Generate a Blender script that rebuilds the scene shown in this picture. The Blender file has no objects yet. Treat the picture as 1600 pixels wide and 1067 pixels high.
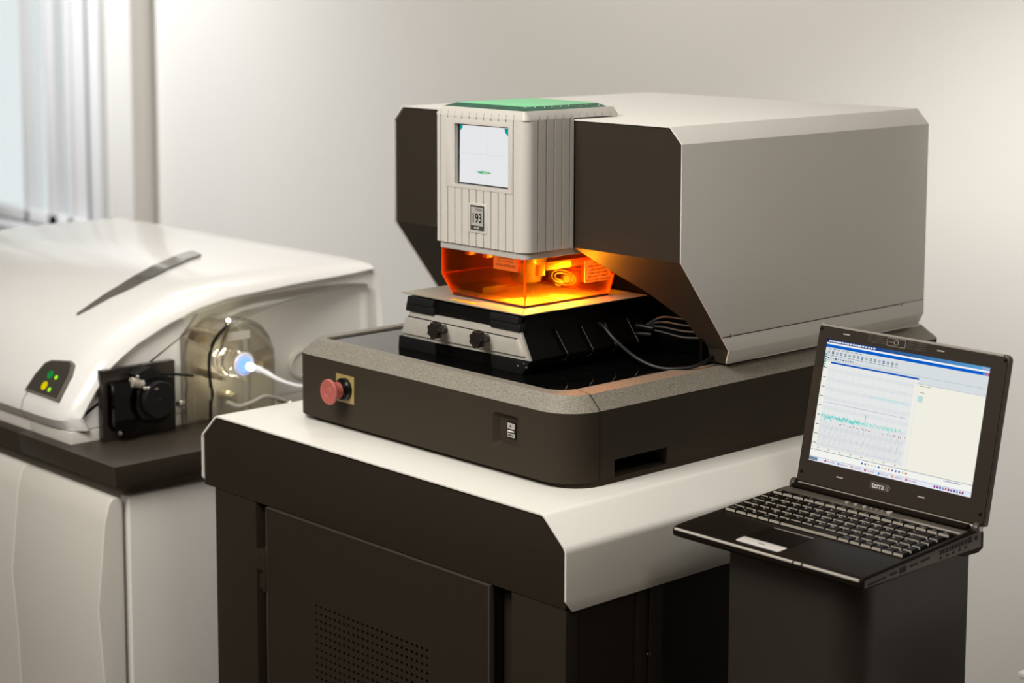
import bpy, bmesh, math, random
from mathutils import Vector, Matrix

random.seed(7)
SC = bpy.context.scene
COL = SC.collection
PI = math.pi

# ------------------------------------------------------------------ camera
yw, pt, rl = math.radians(47.26975), math.radians(6.88384), math.radians(-0.1277)
fw = Vector((-math.sin(yw) * math.cos(pt), math.cos(yw) * math.cos(pt), -math.sin(pt)))
ri = Vector((math.cos(yw), math.sin(yw), 0))
dn = fw.cross(ri)
ri2 = math.cos(rl) * ri + math.sin(rl) * dn
dn2 = fw.cross(ri2)
cam_d = bpy.data.cameras.new('camera')
cam = bpy.data.objects.new('camera', cam_d)
COL.objects.link(cam)
cam.matrix_world = Matrix((
    (ri2.x, -dn2.x, -fw.x, 1.84905),
    (ri2.y, -dn2.y, -fw.y, -1.81975),
    (ri2.z, -dn2.z, -fw.z, 1.51128),
    (0, 0, 0, 1)))
cam_d.sensor_width = 36
cam_d.sensor_fit = 'HORIZONTAL'
cam_d.lens = 2944.21 * 36 / 1600
cam_d.shift_y = -(533.5 - 325.87) / 1600
cam_d.clip_start = 0.05
cam_d.dof.use_dof = True
cam_d.dof.focus_distance = 2.78
cam_d.dof.aperture_fstop = 66.2 / 17.0
SC.camera = cam

# ------------------------------------------------------------------ colour management, world, lights
SC.view_settings.view_transform = 'Standard'
SC.view_settings.look = 'None'
SC.view_settings.exposure = 0.0
SC.view_settings.gamma = 1
SC.view_settings.use_curve_mapping = False
SC.cycles.max_bounces = 14
SC.cycles.transparent_max_bounces = 24
SC.cycles.sample_clamp_indirect = 6
SC.cycles.use_denoising = True

W = bpy.data.worlds.new('daylight')
SC.world = W
W.use_nodes = True
W.node_tree.nodes['Background'].inputs[0].default_value = (0.93, 0.97, 1.0, 1)
W.node_tree.nodes['Background'].inputs[1].default_value = 1.3


def area(name, loc, target, sx, sy, power, color, spread=PI):
    d = bpy.data.lights.new(name, 'AREA')
    d.shape = 'RECTANGLE'
    d.size, d.size_y = sx, sy
    d.energy = power
    d.color = color
    d.spread = spread
    o = bpy.data.objects.new(name, d)
    COL.objects.link(o)
    o.location = loc
    o.rotation_euler = (Vector(target) - Vector(loc)).to_track_quat('-Z', 'Y').to_euler()
    return o


# ceiling lamps and added fill lights
area('ceiling_lamp_front', (-0.10, -1.30, 2.20), (-0.7, 0.1, 0.75), 0.9, 0.7, 34, (1.0, 0.955, 0.885))
area('aisle_fill', (-0.1, -2.7, 2.4), (-0.8, 0.0, 0.8), 1.4, 0.8, 15, (1.0, 0.94, 0.85))  # fill added to lift the front faces and the left machine
area('ceiling_lamp_over_bench', (-0.75, 0.5, 2.68), (-0.75, 0.5, 0), 1.2, 0.6, 4, (1.0, 0.97, 0.92), 2.4)
area('right_high_fill', (1.35, -0.1, 2.55), (-0.1, 0.2, 1.0), 0.7, 0.5, 7, (1.0, 0.94, 0.84))  # fill added to brighten the upper faces turned right
area('right_low_fill', (1.6, 1.3, 1.0), (0.0, 0.45, 0.85), 0.6, 0.7, 1.2, (1.0, 0.90, 0.74))  # unseen low fill, added to light the side of the machine base
area('back_wall_fill', (-2.0, 1.0, 2.68), (-2.2, 2.0, 1.2), 2.2, 0.3, 13, (1.0, 0.955, 0.89))  # fill added to brighten the middle of the back wall
area('ceiling_lamp_left_bench', (-1.9, 0.1, 2.68), (-1.9, 0.1, 0), 1.2, 1.0, 4, (1.0, 0.98, 0.95), 2.4)


def spot(name, loc, target, power, angle, blend, color, soft=0.15):
    d = bpy.data.lights.new(name, 'SPOT')
    d.energy = power
    d.spot_size = math.radians(angle)
    d.spot_blend = blend
    d.color = color
    d.shadow_soft_size = soft
    o = bpy.data.objects.new(name, d)
    COL.objects.link(o)
    o.location = loc
    o.rotation_euler = (Vector(target) - Vector(loc)).to_track_quat('-Z', 'Y').to_euler()
    return o


# back wall wash: track spot right, added spot for window light left
spot('wall_spot_right', (1.35, 0.3, 2.3), (-0.42, 2.0, 0.80), 280, 36, 1.0, (1.0, 0.985, 0.96))
spot('wall_fill_left', (-4.85, 0.1, 2.6), (-4.25, 2.0, 1.15), 300, 78, 1.0, (0.97, 0.99, 1.0))

# ------------------------------------------------------------------ materials


def new_mat(name):
    m = bpy.data.materials.new(name)
    m.use_nodes = True
    return m, m.node_tree, m.node_tree.nodes['Principled BSDF']


def mat(name, col, rough=0.5, metal=0.0, spec=0.5, nscale=0, namt=0.0, bump=0.0, bscale=400, coat=0.0, detail=3):
    m, nt, b = new_mat(name)
    b.inputs['Base Color'].default_value = (*col, 1)
    b.inputs['Roughness'].default_value = rough
    b.inputs['Metallic'].default_value = metal
    b.inputs['Specular IOR Level'].default_value = spec
    b.inputs['Coat Weight'].default_value = coat
    tc = nt.nodes.new('ShaderNodeTexCoord')
    if nscale:
        n = nt.nodes.new('ShaderNodeTexNoise')
        n.inputs['Scale'].default_value = nscale
        n.inputs['Detail'].default_value = detail
        nt.links.new(tc.outputs['Object'], n.inputs['Vector'])
        r = nt.nodes.new('ShaderNodeMapRange')
        r.inputs['From Min'].default_value = 0.3
        r.inputs['From Max'].default_value = 0.7
        r.inputs['To Min'].default_value = 1 - namt
        r.inputs['To Max'].default_value = 1 + namt
        nt.links.new(n.outputs['Fac'], r.inputs['Value'])
        mx = nt.nodes.new('ShaderNodeVectorMath')
        mx.operation = 'SCALE'
        mx.inputs[0].default_value = col
        nt.links.new(r.outputs['Result'], mx.inputs['Scale'])
        nt.links.new(mx.outputs['Vector'], b.inputs['Base Color'])
    if bump:
        n2 = nt.nodes.new('ShaderNodeTexNoise')
        n2.inputs['Scale'].default_value = bscale
        n2.inputs['Detail'].default_value = 2
        nt.links.new(tc.outputs['Object'], n2.inputs['Vector'])
        bp = nt.nodes.new('ShaderNodeBump')
        bp.inputs['Strength'].default_value = bump
        bp.inputs['Distance'].default_value = 0.0006
        nt.links.new(n2.outputs['Fac'], bp.inputs['Height'])
        nt.links.new(bp.outputs['Normal'], b.inputs['Normal'])
    return m


def emis(name, col, strength):
    m = bpy.data.materials.new(name)
    m.use_nodes = True
    nt = m.node_tree
    nt.nodes.clear()
    e = nt.nodes.new('ShaderNodeEmission')
    e.inputs[0].default_value = (*col, 1)
    e.inputs[1].default_value = strength
    o = nt.nodes.new('ShaderNodeOutputMaterial')
    nt.links.new(e.outputs[0], o.inputs[0])
    return m


def emis_attr(name, strength):
    m = emis(name, (1, 1, 1), strength)
    nt = m.node_tree
    a = nt.nodes.new('ShaderNodeAttribute')
    a.attribute_name = 'Col'
    nt.links.new(a.outputs['Color'], [n for n in nt.nodes if n.type == 'EMISSION'][0].inputs[0])
    return m


def tinted(name, col, rough=0.03, gloss=0.5, body=0.0, body_col=None, ior=1.45):
    """clear sheet: tinted straight-through light + fresnel gloss (+ a little body colour)"""
    m = bpy.data.materials.new(name)
    m.use_nodes = True
    nt = m.node_tree
    nt.nodes.clear()
    o = nt.nodes.new('ShaderNodeOutputMaterial')
    tr = nt.nodes.new('ShaderNodeBsdfTransparent')
    tr.inputs[0].default_value = (*col, 1)
    gl = nt.nodes.new('ShaderNodeBsdfGlossy')
    gl.inputs['Roughness'].default_value = rough
    gl.inputs[0].default_value = (1, 1, 1, 1)
    fr = nt.nodes.new('ShaderNodeFresnel')
    fr.inputs[0].default_value = ior
    mu = nt.nodes.new('ShaderNodeMath')
    mu.operation = 'MULTIPLY'
    mu.inputs[1].default_value = gloss
    nt.links.new(fr.outputs[0], mu.inputs[0])
    base = tr.outputs[0]
    if body:
        df = nt.nodes.new('ShaderNodeBsdfTranslucent')
        df.inputs[0].default_value = (*(body_col or col), 1)
        d2 = nt.nodes.new('ShaderNodeBsdfDiffuse')
        d2.inputs[0].default_value = (*(body_col or col), 1)
        ms = nt.nodes.new('ShaderNodeMixShader')
        ms.inputs[0].default_value = 0.5
        nt.links.new(df.outputs[0], ms.inputs[1])
        nt.links.new(d2.outputs[0], ms.inputs[2])
        m2 = nt.nodes.new('ShaderNodeMixShader')
        m2.inputs[0].default_value = body
        nt.links.new(tr.outputs[0], m2.inputs[1])
        nt.links.new(ms.outputs[0], m2.inputs[2])
        base = m2.outputs[0]
    mx = nt.nodes.new('ShaderNodeMixShader')
    nt.links.new(mu.outputs[0], mx.inputs[0])
    nt.links.new(base, mx.inputs[1])
    nt.links.new(gl.outputs[0], mx.inputs[2])
    nt.links.new(mx.outputs[0], o.inputs[0])
    return m


WALL = mat('wall_paint', (0.80, 0.78, 0.745), 0.9, nscale=1.2, namt=0.015)
WALL_FAR = mat('wall_paint_warm', (0.27, 0.205, 0.135), 0.9, nscale=1.2, namt=0.02)
CEIL = mat('ceiling_paint', (0.72, 0.70, 0.66), 0.9)
FLOORM = mat('floor_vinyl', (0.24, 0.215, 0.18), 0.55, nscale=5, namt=0.06)
WHITE = mat('white_powder_coat', (0.82, 0.80, 0.76), 0.32, nscale=3, namt=0.01)
OFFWHITE = mat('off_white_panel', (0.74, 0.71, 0.655), 0.42, nscale=3, namt=0.01)
HOODW = mat('hood_white_plastic', (0.86, 0.85, 0.83), 0.22, coat=0.2, nscale=2, namt=0.01)
BENCHW = mat('bench_white_coat', (0.84, 0.82, 0.77), 0.26, nscale=3, namt=0.01)
BOXW = mat('box_white_coat', (0.73, 0.71, 0.675), 0.36, bump=0.25, bscale=900)
DARK = mat('charcoal_powder_coat', (0.042, 0.0325, 0.0225), 0.65, spec=0.12, bump=0.5, bscale=1500)
DARK2 = mat('charcoal_front_coat', (0.034, 0.0265, 0.0185), 0.6, spec=0.18, bump=0.4, bscale=1500)
CABD = mat('dark_brown_steel', (0.026, 0.0195, 0.0135), 0.6, spec=0.12, bump=0.3, bscale=1500)
CABLEM = mat('cable_black', (0.008, 0.0075, 0.006), 0.45, spec=0.35)
BLACK = mat('black_matte', (0.006, 0.0055, 0.005), 0.6, spec=0.3)
BLACKG = mat('black_gloss', (0.006, 0.0055, 0.005), 0.18, spec=0.5)
VOID = mat('unlit_black', (0.0015, 0.0015, 0.0015), 0.9, spec=0.05)
TRIM = mat('textured_silver_trim', (0.26, 0.236, 0.195), 0.55, metal=0.2, nscale=420, namt=0.32, bump=0.9, bscale=600, detail=2)
GLASSD = mat('black_glass_deck', (0.003, 0.003, 0.003), 0.015, spec=0.9)
HEADW = mat('head_grey_plastic', (0.60, 0.575, 0.535), 0.45, nscale=4, namt=0.01)
HEADG = mat('head_skirt_grey', (0.48, 0.475, 0.455), 0.5)
ALU = mat('brushed_aluminium', (0.60, 0.57, 0.51), 0.42, metal=0.35, nscale=60, namt=0.05)
PLATE = mat('bead_blasted_plate', (0.50, 0.455, 0.37), 0.42, metal=0.55, nscale=380, namt=0.14, bump=0.5, bscale=700)
CHROME = mat('polished_steel', (0.75, 0.73, 0.70), 0.15, metal=1.0)
PADB = mat('black_rubber_pad', (0.009, 0.009, 0.0095), 0.5, spec=0.25)
RED = mat('faded_red_plastic', (0.47, 0.12, 0.10), 0.38)
YEL = mat('dull_yellow_plate', (0.36, 0.27, 0.10), 0.5)
LAP = mat('laptop_black_gloss', (0.010, 0.0072, 0.005), 0.35, spec=0.05)
LAPM = mat('laptop_bezel_matte', (0.030, 0.023, 0.016), 0.55, spec=0.2)
LAPE = mat('laptop_edge_grey', (0.06, 0.05, 0.042), 0.35)
LIDE = mat('lid_edge_highlight', (0.34, 0.31, 0.27), 0.4)  # pale tone paints the highlight lines along the laptop edges
SILV = mat('laptop_silver', (0.60, 0.57, 0.52), 0.32, metal=0.6)
KEYM = mat('key_black', (0.008, 0.0062, 0.0045), 0.45, spec=0.05)
KEYF = mat('key_front_highlight', (0.34, 0.31, 0.26), 0.3)  # pale fronts paint the light caught on the black keys
KEYL = mat('key_legend', (0.62, 0.60, 0.55), 0.5)
ORANGE = tinted('orange_acrylic', (1.0, 0.575, 0.095), 0.02, 0.45, body=0.014, body_col=(1.0, 0.14, 0.005))
ORANGE_E = tinted('orange_acrylic_edge', (1.0, 0.42, 0.06), 0.1, 0.5, body=0.6, body_col=(1.0, 0.25, 0.01))
SMOKE = tinted('smoked_clear_plastic', (0.70, 0.67, 0.62), 0.06, 1.0)
SMOKED = tinted('dark_smoked_plastic', (0.30, 0.27, 0.24), 0.06, 1.0)
DOME = tinted('torch_dome_plastic', (0.80, 0.77, 0.71), 0.12, 1.0, body=0.16, body_col=(0.5, 0.46, 0.40))
CLEAR = tinted('window_glass', (0.97, 0.985, 0.98), 0.0, 0.5)
GREENG = mat('green_glass', (0.16, 0.66, 0.30), 0.3, spec=0.25)
GREEND = mat('green_glass_bevel', (0.003, 0.085, 0.045), 0.35, spec=0.12, nscale=60, namt=0.35)
TEAL = emis('screen_teal', (0.0, 0.30, 0.29), 1.0)
BRASS = mat('brass_fitting', (0.42, 0.36, 0.24), 0.3, metal=0.6)
HANDLE = mat('grey_handle_inlay', (0.11, 0.105, 0.09), 0.12, spec=0.8)
FRAMEW = mat('window_frame_white', (0.86, 0.86, 0.87), 0.4)
FRAMEG = mat('window_seal_grey', (0.25, 0.25, 0.26), 0.5)
GREEN_OUT = mat('pale_foliage', (0.42, 0.46, 0.38), 0.9, nscale=3, namt=0.4)

# ------------------------------------------------------------------ mesh builder


class MB:
    def __init__(s):
        s.v, s.f, s.m = [], [], []

    def add(s, vs, fs, mi=0):
        n = len(s.v)
        s.v += [tuple(v) for v in vs]
        for f in fs:
            s.f.append(tuple(i + n for i in f))
            s.m.append(mi)
        return s

    def box(s, x0, x1, y0, y1, z0, z1, mi=0):
        return s.add([(x0, y0, z0), (x1, y0, z0), (x1, y1, z0), (x0, y1, z0), (x0, y0, z1), (x1, y0, z1), (x1, y1, z1), (x0, y1, z1)],
                     [(0, 3, 2, 1), (4, 5, 6, 7), (0, 1, 5, 4), (1, 2, 6, 5), (2, 3, 7, 6), (3, 0, 4, 7)], mi)

    def prism(s, pts, axis, a, b, mi=0, pts2=None, caps=True, capmi=None):
        def P(p, t):
            return {'z': (p[0], p[1], t), 'y': (p[0], t, p[1]), 'x': (t, p[0], p[1])}[axis]
        n = len(pts)
        vs = [P(p, a) for p in pts] + [P(p, b) for p in (pts2 or pts)]
        s.add(vs, [(i, (i + 1) % n, (i + 1) % n + n, i + n) for i in range(n)], mi)
        if caps:
            s.add(vs, [tuple(range(n - 1, -1, -1)), tuple(range(n, 2 * n))], mi if capmi is None else capmi)
        return s

    def lathe(s, prof, o, ax=(0, 0, 1), n=32, mi=0):
        """prof: list of (radius, height along axis)"""
        ax = Vector(ax).normalized()
        u = ax.orthogonal().normalized()
        w = ax.cross(u)
        vs = []
        for r, h in prof:
            for k in range(n):
                a = 2 * PI * k / n
                vs.append(Vector(o) + ax * h + (u * math.cos(a) + w * math.sin(a)) * r)
        fs = []
        for i in range(len(prof) - 1):
            for k in range(n):
                fs.append((i * n + k, i * n + (k + 1) % n, (i + 1) * n + (k + 1) % n, (i + 1) * n + k))
        s.add(vs, fs, mi)
        if prof[0][0] > 1e-6:
            s.add(vs[:n], [tuple(range(n - 1, -1, -1))], mi)
        if prof[-1][0] > 1e-6:
            s.add(vs[-n:], [tuple(range(n))], mi)
        return s

    def cyl(s, a, b, r, r2=None, n=20, mi=0):
        a, b = Vector(a), Vector(b)
        return s.lathe([(r, 0), (r if r2 is None else r2, (b - a).length)], a, b - a, n, mi)

    def tube(s, path, r, n=10, mi=0, closed=False):
        pts = [Vector(p) for p in path]
        if len(pts) > 2:
            q = []
            N = len(pts)
            rng = range(N) if closed else range(N - 1)
            for i in rng:
                p0 = pts[(i - 1) % N] if (closed or i > 0) else pts[0]
                p1, p2 = pts[i], pts[(i + 1) % N]
                p3 = pts[(i + 2) % N] if (closed or i + 2 < N) else pts[-1]
                for k in range(6):
                    t = k / 6
                    q.append(0.5 * ((2 * p1) + (p2 - p0) * t + (2 * p0 - 5 * p1 + 4 * p2 - p3) * t * t + (3 * p1 - p0 - 3 * p2 + p3) * t ** 3))
            if not closed:
                q.append(pts[-1])
            pts = q
        N = len(pts)
        vs = []
        up = None
        for i, p in enumerate(pts):
            if closed:
                t = (pts[(i + 1) % N] - pts[i - 1]).normalized()
            else:
                t = (pts[min(i + 1, N - 1)] - pts[max(i - 1, 0)]).normalized()
            if up is None:
                up = t.orthogonal().normalized()
            up = (up - t * up.dot(t)).normalized()
            w = t.cross(up)
            rr = r[min(int(i * len(r) / N), len(r) - 1)] if isinstance(r, (list, tuple)) else r
            for k in range(n):
                a = 2 * PI * k / n
                vs.append(p + (up * math.cos(a) + w * math.sin(a)) * rr)
        fs = []
        for i in range(N if closed else N - 1):
            for k in range(n):
                j = (i + 1) % N
                fs.append((i * n + k, i * n + (k + 1) % n, j * n + (k + 1) % n, j * n + k))
        s.add(vs, fs, mi)
        if not closed:
            s.add(vs[:n], [tuple(range(n - 1, -1, -1))], mi)
            s.add(vs[-n:], [tuple(range(n))], mi)
        return s

    def text(s, body, size, M, mi=0, bold=0.0, align='CENTER'):
        c = bpy.data.curves.new('t', 'FONT')
        c.body = body
        c.size = size
        c.align_x = align
        c.align_y = 'CENTER'
        c.resolution_u = 3
        c.offset = bold
        o = bpy.data.objects.new('t', c)
        COL.objects.link(o)
        bpy.context.view_layer.update()
        me = bpy.data.meshes.new_from_object(o.evaluated_get(bpy.context.evaluated_depsgraph_get()))
        s.add([M @ v.co for v in me.vertices], [tuple(p.vertices) for p in me.polygons], mi)
        bpy.data.objects.remove(o)
        bpy.data.curves.remove(c)
        bpy.data.meshes.remove(me)
        return s


def finish(bm, bevel, seg, smooth):
    bmesh.ops.remove_doubles(bm, verts=bm.verts, dist=1e-5)
    bmesh.ops.recalc_face_normals(bm, faces=bm.faces)
    if bevel:
        es = [e for e in bm.edges if len(e.link_faces) == 2 and e.calc_face_angle(0) > math.radians(28)]
        bmesh.ops.bevel(bm, geom=es, offset=bevel, segments=seg, profile=0.6, affect='EDGES', clamp_overlap=True)
    for f in bm.faces:
        f.smooth = True
    for e in bm.edges:
        e.smooth = not (len(e.link_faces) == 2 and e.calc_face_angle(0) > math.radians(smooth)) and len(e.link_faces) == 2


def rootloc(o):
    while o.parent:
        o = o.parent
    return o


def build(name, mb, mats, parent=None, bevel=0.0, seg=2, smooth=32, cut=None, local=False, fix=True):
    me = bpy.data.meshes.new(name)
    me.from_pydata(mb.v, [], mb.f)
    mats = mats if isinstance(mats, (list, tuple)) else [mats]
    for m in mats:
        me.materials.append(m)
    for p, mi in zip(me.polygons, mb.m):
        p.material_index = mi
    if cut:
        bm = bmesh.new(); bm.from_mesh(me)
        bmesh.ops.remove_doubles(bm, verts=bm.verts, dist=1e-6)
        bmesh.ops.recalc_face_normals(bm, faces=bm.faces)
        bm.to_mesh(me); bm.free()
        tmp = bpy.data.objects.new('tmp', me)
        COL.objects.link(tmp)
        cuts = []
        for c in cut:
            cm = bpy.data.meshes.new('cut')
            cm.from_pydata(c.v, [], c.f)
            for m in mats:
                cm.materials.append(m)
            for p, mi in zip(cm.polygons, c.m):
                p.material_index = mi
            bm = bmesh.new(); bm.from_mesh(cm)
            bmesh.ops.remove_doubles(bm, verts=bm.verts, dist=1e-6)
            bmesh.ops.recalc_face_normals(bm, faces=bm.faces)
            bm.to_mesh(cm); bm.free()
            co = bpy.data.objects.new('cut', cm)
            COL.objects.link(co)
            cuts.append(co)
            md = tmp.modifiers.new('b', 'BOOLEAN')
            md.operation = 'DIFFERENCE'
            md.solver = 'EXACT'
            md.object = co
        bpy.context.view_layer.update()
        me2 = bpy.data.meshes.new_from_object(tmp.evaluated_get(bpy.context.evaluated_depsgraph_get()))
        bpy.data.objects.remove(tmp)
        for co in cuts:
            bpy.data.objects.remove(co)
        me = me2
        me.name = name
    if fix:
        bm = bmesh.new()
        bm.from_mesh(me)
        finish(bm, bevel, seg, smooth)
        bm.to_mesh(me)
        bm.free()
    o = bpy.data.objects.new(name, me)
    COL.objects.link(o)
    if parent:
        o.parent = parent
        if not local:
            off = rootloc(parent).location
            me.transform(Matrix.Translation(-off))
    return o


def thing(name, label, cat, loc, group=None):
    o = bpy.data.objects.new(name, None)
    COL.objects.link(o)
    o.location = loc
    o.empty_display_size = 0.1
    o['label'] = label
    o['category'] = cat
    if group:
        o['group'] = group
    return o


def lab(o, text):
    o['label'] = text
    return o


def struct(name, mb, mats, parent=None, **k):
    o = build(name, mb, mats, parent, **k)
    if not parent:
        o['kind'] = 'structure'
    return o


def rrect(x0, x1, y0, y1, r, n=6):
    """rounded rectangle; r = (bl, br, tr, tl)"""
    if not isinstance(r, (list, tuple)):
        r = (r,) * 4
    out = []
    for (cx, cy, rr, a0) in ((x0 + r[0], y0 + r[0], r[0], PI), (x1 - r[1], y0 + r[1], r[1], 1.5 * PI),
                             (x1 - r[2], y1 - r[2], r[2], 0), (x0 + r[3], y1 - r[3], r[3], 0.5 * PI)):
        if rr < 1e-6:
            out.append((cx, cy))
            continue
        for k in range(n + 1):
            a = a0 + 0.5 * PI * k / n
            out.append((cx + rr * math.cos(a), cy + rr * math.sin(a)))
    return out


def FRONT(x, y, z):   # text facing -y
    return Matrix.Translation((x, y, z)) @ Matrix.Rotation(PI / 2, 4, 'X')


def SIDE(x, y, z):    # text facing +x, reading along +y
    return Matrix.Translation((x, y, z)) @ Matrix.Rotation(PI / 2, 4, 'Z') @ Matrix.Rotation(PI / 2, 4, 'X')


# ================================================================== ROOM
X0, X1, Y0, Y1, H = -7.6, 3.6, -4.6, 2.0, 2.8
FL = -0.20      # floor level
struct('floor', MB().box(X0, X1, Y0, Y1 + 0.2, FL - 0.1, FL), FLOORM)
struct('ceiling', MB().box(X0, X1, Y0, Y1 + 0.2, H, H + 0.1), CEIL)
wx0, wx1, wz0, wz1 = -6.9, -4.72, 0.50, 2.35
wb = MB()
wb.box(X0, wx0, Y1, Y1 + 0.2, FL, H)
wb.box(wx1, X1, Y1, Y1 + 0.2, FL, H)
wb.box(wx0, wx1, Y1, Y1 + 0.2, FL, wz0)
wb.box(wx0, wx1, Y1, Y1 + 0.2, wz1, H)
struct('wall_back', wb, WALL, fix=True)
struct('wall_left', MB().box(X0 - 0.1, X0, Y0, Y1 + 0.2, FL, H), WALL)
struct('wall_right', MB().box(X1, X1 + 0.1, Y0, Y1 + 0.2, FL, H), WALL_FAR)
struct('wall_front', MB().box(X0, X1, Y0 - 0.1, Y0, FL, H), WALL_FAR)
# pilaster right of the window
struct('trim_1', MB().box(-4.445, -4.279, 1.907, Y1, FL, H), WALL, bevel=0.004)
# window
win = bpy.data.objects.new('window_1', None)
COL.objects.link(win)
win.location = (-5.8, 2.0, wz0)
win['kind'] = 'structure'
fr = MB()
fr.box(wx0, wx1, 2.02, 2.10, wz0, wz0 + 0.05)
fr.box(wx0, wx1, 2.02, 2.10, wz1 - 0.06, wz1)
for a, b in ((wx0, wx0 + 0.06), (-6.1, -6.04), (-5.335, -5.30), (-5.135, -5.06), (-4.975, -4.93), (-4.79, -4.75)):
    fr.box(a, b, 2.02, 2.10, wz0, wz1)
build('window_frame', fr, FRAMEW, win, bevel=0.004)
build('window_stile', MB().box(-4.93, -4.785, 2.035, 2.09, wz0 + 0.05, wz1 - 0.06), FRAMEW, win, bevel=0.003)
build('window_seal', MB().box(-4.75, -4.705, 1.985, 2.02, wz0, wz1), FRAMEG, win)
build('window_casing', MB().box(-4.70, -4.62, 1.97, 2.0, wz0 - 0.05, wz1 + 0.06), FRAMEW, win, bevel=0.004)
for k, (a, b) in enumerate(((wx0 + 0.06, -6.1), (-6.04, -5.335), (-5.30, -5.135), (-5.06, -4.975))):
    build('pane', MB().box(a, b, 2.055, 2.062, wz0 + 0.05, wz1 - 0.06), CLEAR, win)
build('window_sill', MB().box(wx0 - 0.05, -4.63, 1.93, 2.12, wz0 - 0.03, wz0), FRAMEW, win, bevel=0.005)

# ================================================================== WORKBENCH CABINET
T = 0.792
cab = thing('instrument_cabinet', 'white topped bench cabinet with dark brown steel door under the laser machine', 'cabinet', (-0.35, 0.4, FL))
xl, xr, yf, yb = -0.788, 0.092, -0.096, 0.85
th = 0.0035


def fillet(P, idx, r, n=6):
    out = []
    for i, p in enumerate(P):
        if i not in idx:
            out.append(p)
            continue
        p0, p1, p2 = Vector(P[i - 1]), Vector(p), Vector(P[i + 1])
        a, b = (p0 - p1).normalized(), (p2 - p1).normalized()
        half = a.angle(b) / 2
        c = p1 + (a + b).normalized() * (r / math.sin(half))
        t = r / math.tan(half)
        s0, s1 = (p1 + a * t) - c, (p1 + b * t) - c
        for k in range(n + 1):
            v = s0.slerp(s1, k / n)
            out.append(tuple(c + v.normalized() * r))
    return out


def inward(P, d):
    out = []
    for i, p in enumerate(P):
        a, b = Vector(P[max(i - 1, 0)]), Vector(P[min(i + 1, len(P) - 1)])
        t = (b - a).normalized()
        out.append((p[0] + t.y * d, p[1] - t.x * d))
    return out


skirt = [(xl, 0.6625), (xl, 0.679), (xl, 0.7514), (-0.7447, T), (0.0465, T), (xr, 0.7514), (xr, 0.679), (xr, 0.6625)]
o2 = fillet(skirt, (2, 3, 4, 5), 0.016)
i2 = inward(o2, th)
fy = [yf + 0.0135] + [yf] * (len(o2) - 2) + [yf + 0.0135]   # side skirts are clipped at the lower front corner
sh = MB()
vs = []
for (p, q, y) in zip(o2, i2, fy):
    vs += [(p[0], y, p[1]), (p[0], yb, p[1]), (q[0], y, q[1]), (q[0], yb, q[1])]
fs = []
for i in range(len(o2) - 1):
    a, b = i * 4, i * 4 + 4
    fs += [(a, a + 1, b + 1, b), (a + 2, b + 2, b + 3, a + 3), (a, b, b + 2, a + 2), (a + 1, a + 3, b + 3, b + 1)]
k = len(o2) * 4 - 4
fs += [(0, 2, 3, 1), (k, k + 1, k + 3, k + 2)]
sh.add(vs, fs)
build('benchtop_shell', sh, BENCHW, cab, bevel=0.0012)
# the dark band filling the front of the shell
bi = inward(o2[1:-1], th + 0.0006)
bi = [(bi[0][0], 0.6665)] + bi[1:-1] + [(bi[-1][0], 0.6665)]
build('front_band', MB().prism(bi, 'y', yf + 0.003, yf + 0.02), CABD, cab, bevel=0.001)
body = MB()
body.box(-0.754, 0.088, yf + 0.028, 0.84, FL, 0.7455)
build('cabinet_body', body, CABD, cab)
colm = MB().box(-0.754, -0.637, yf + 0.004, yf + 0.03, FL + 0.02, 0.6655)
build('front_column', colm, CABD, cab, bevel=0.001)
build('front_column', MB().box(-0.0205, 0.088, yf + 0.004, yf + 0.03, FL + 0.02, 0.6655), CABD, cab, bevel=0.001)
# right hand side frame posts
build('side_post', MB().box(0.0875, 0.0895, 0.045, 0.068, FL + 0.02, 0.665), CABD, cab, bevel=0.0008)
build('side_post', MB().box(0.0875, 0.0915, 0.072, 0.098, FL + 0.02, 0.662), CABD, cab, bevel=0.0008)
build('side_rivet', MB().lathe([(0.003, 0), (0.0025, 0.002), (0, 0.0028)], (0.0915, 0.068, 0.566), (1, 0, 0), 12), CHROME, cab)
# door with perforated vent
door = MB()
dx0, dx1, dz0, dz1, dy0, dy1 = -0.6008, -0.0618, FL + 0.03, 0.6645, yf - 0.001, yf + 0.026
vx0, vz1 = -0.4735, 0.5395
ncol, nrow, pit = 24, 22, 0.01172
vx1, vz0 = vx0 + ncol * pit, vz1 - nrow * pit
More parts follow.
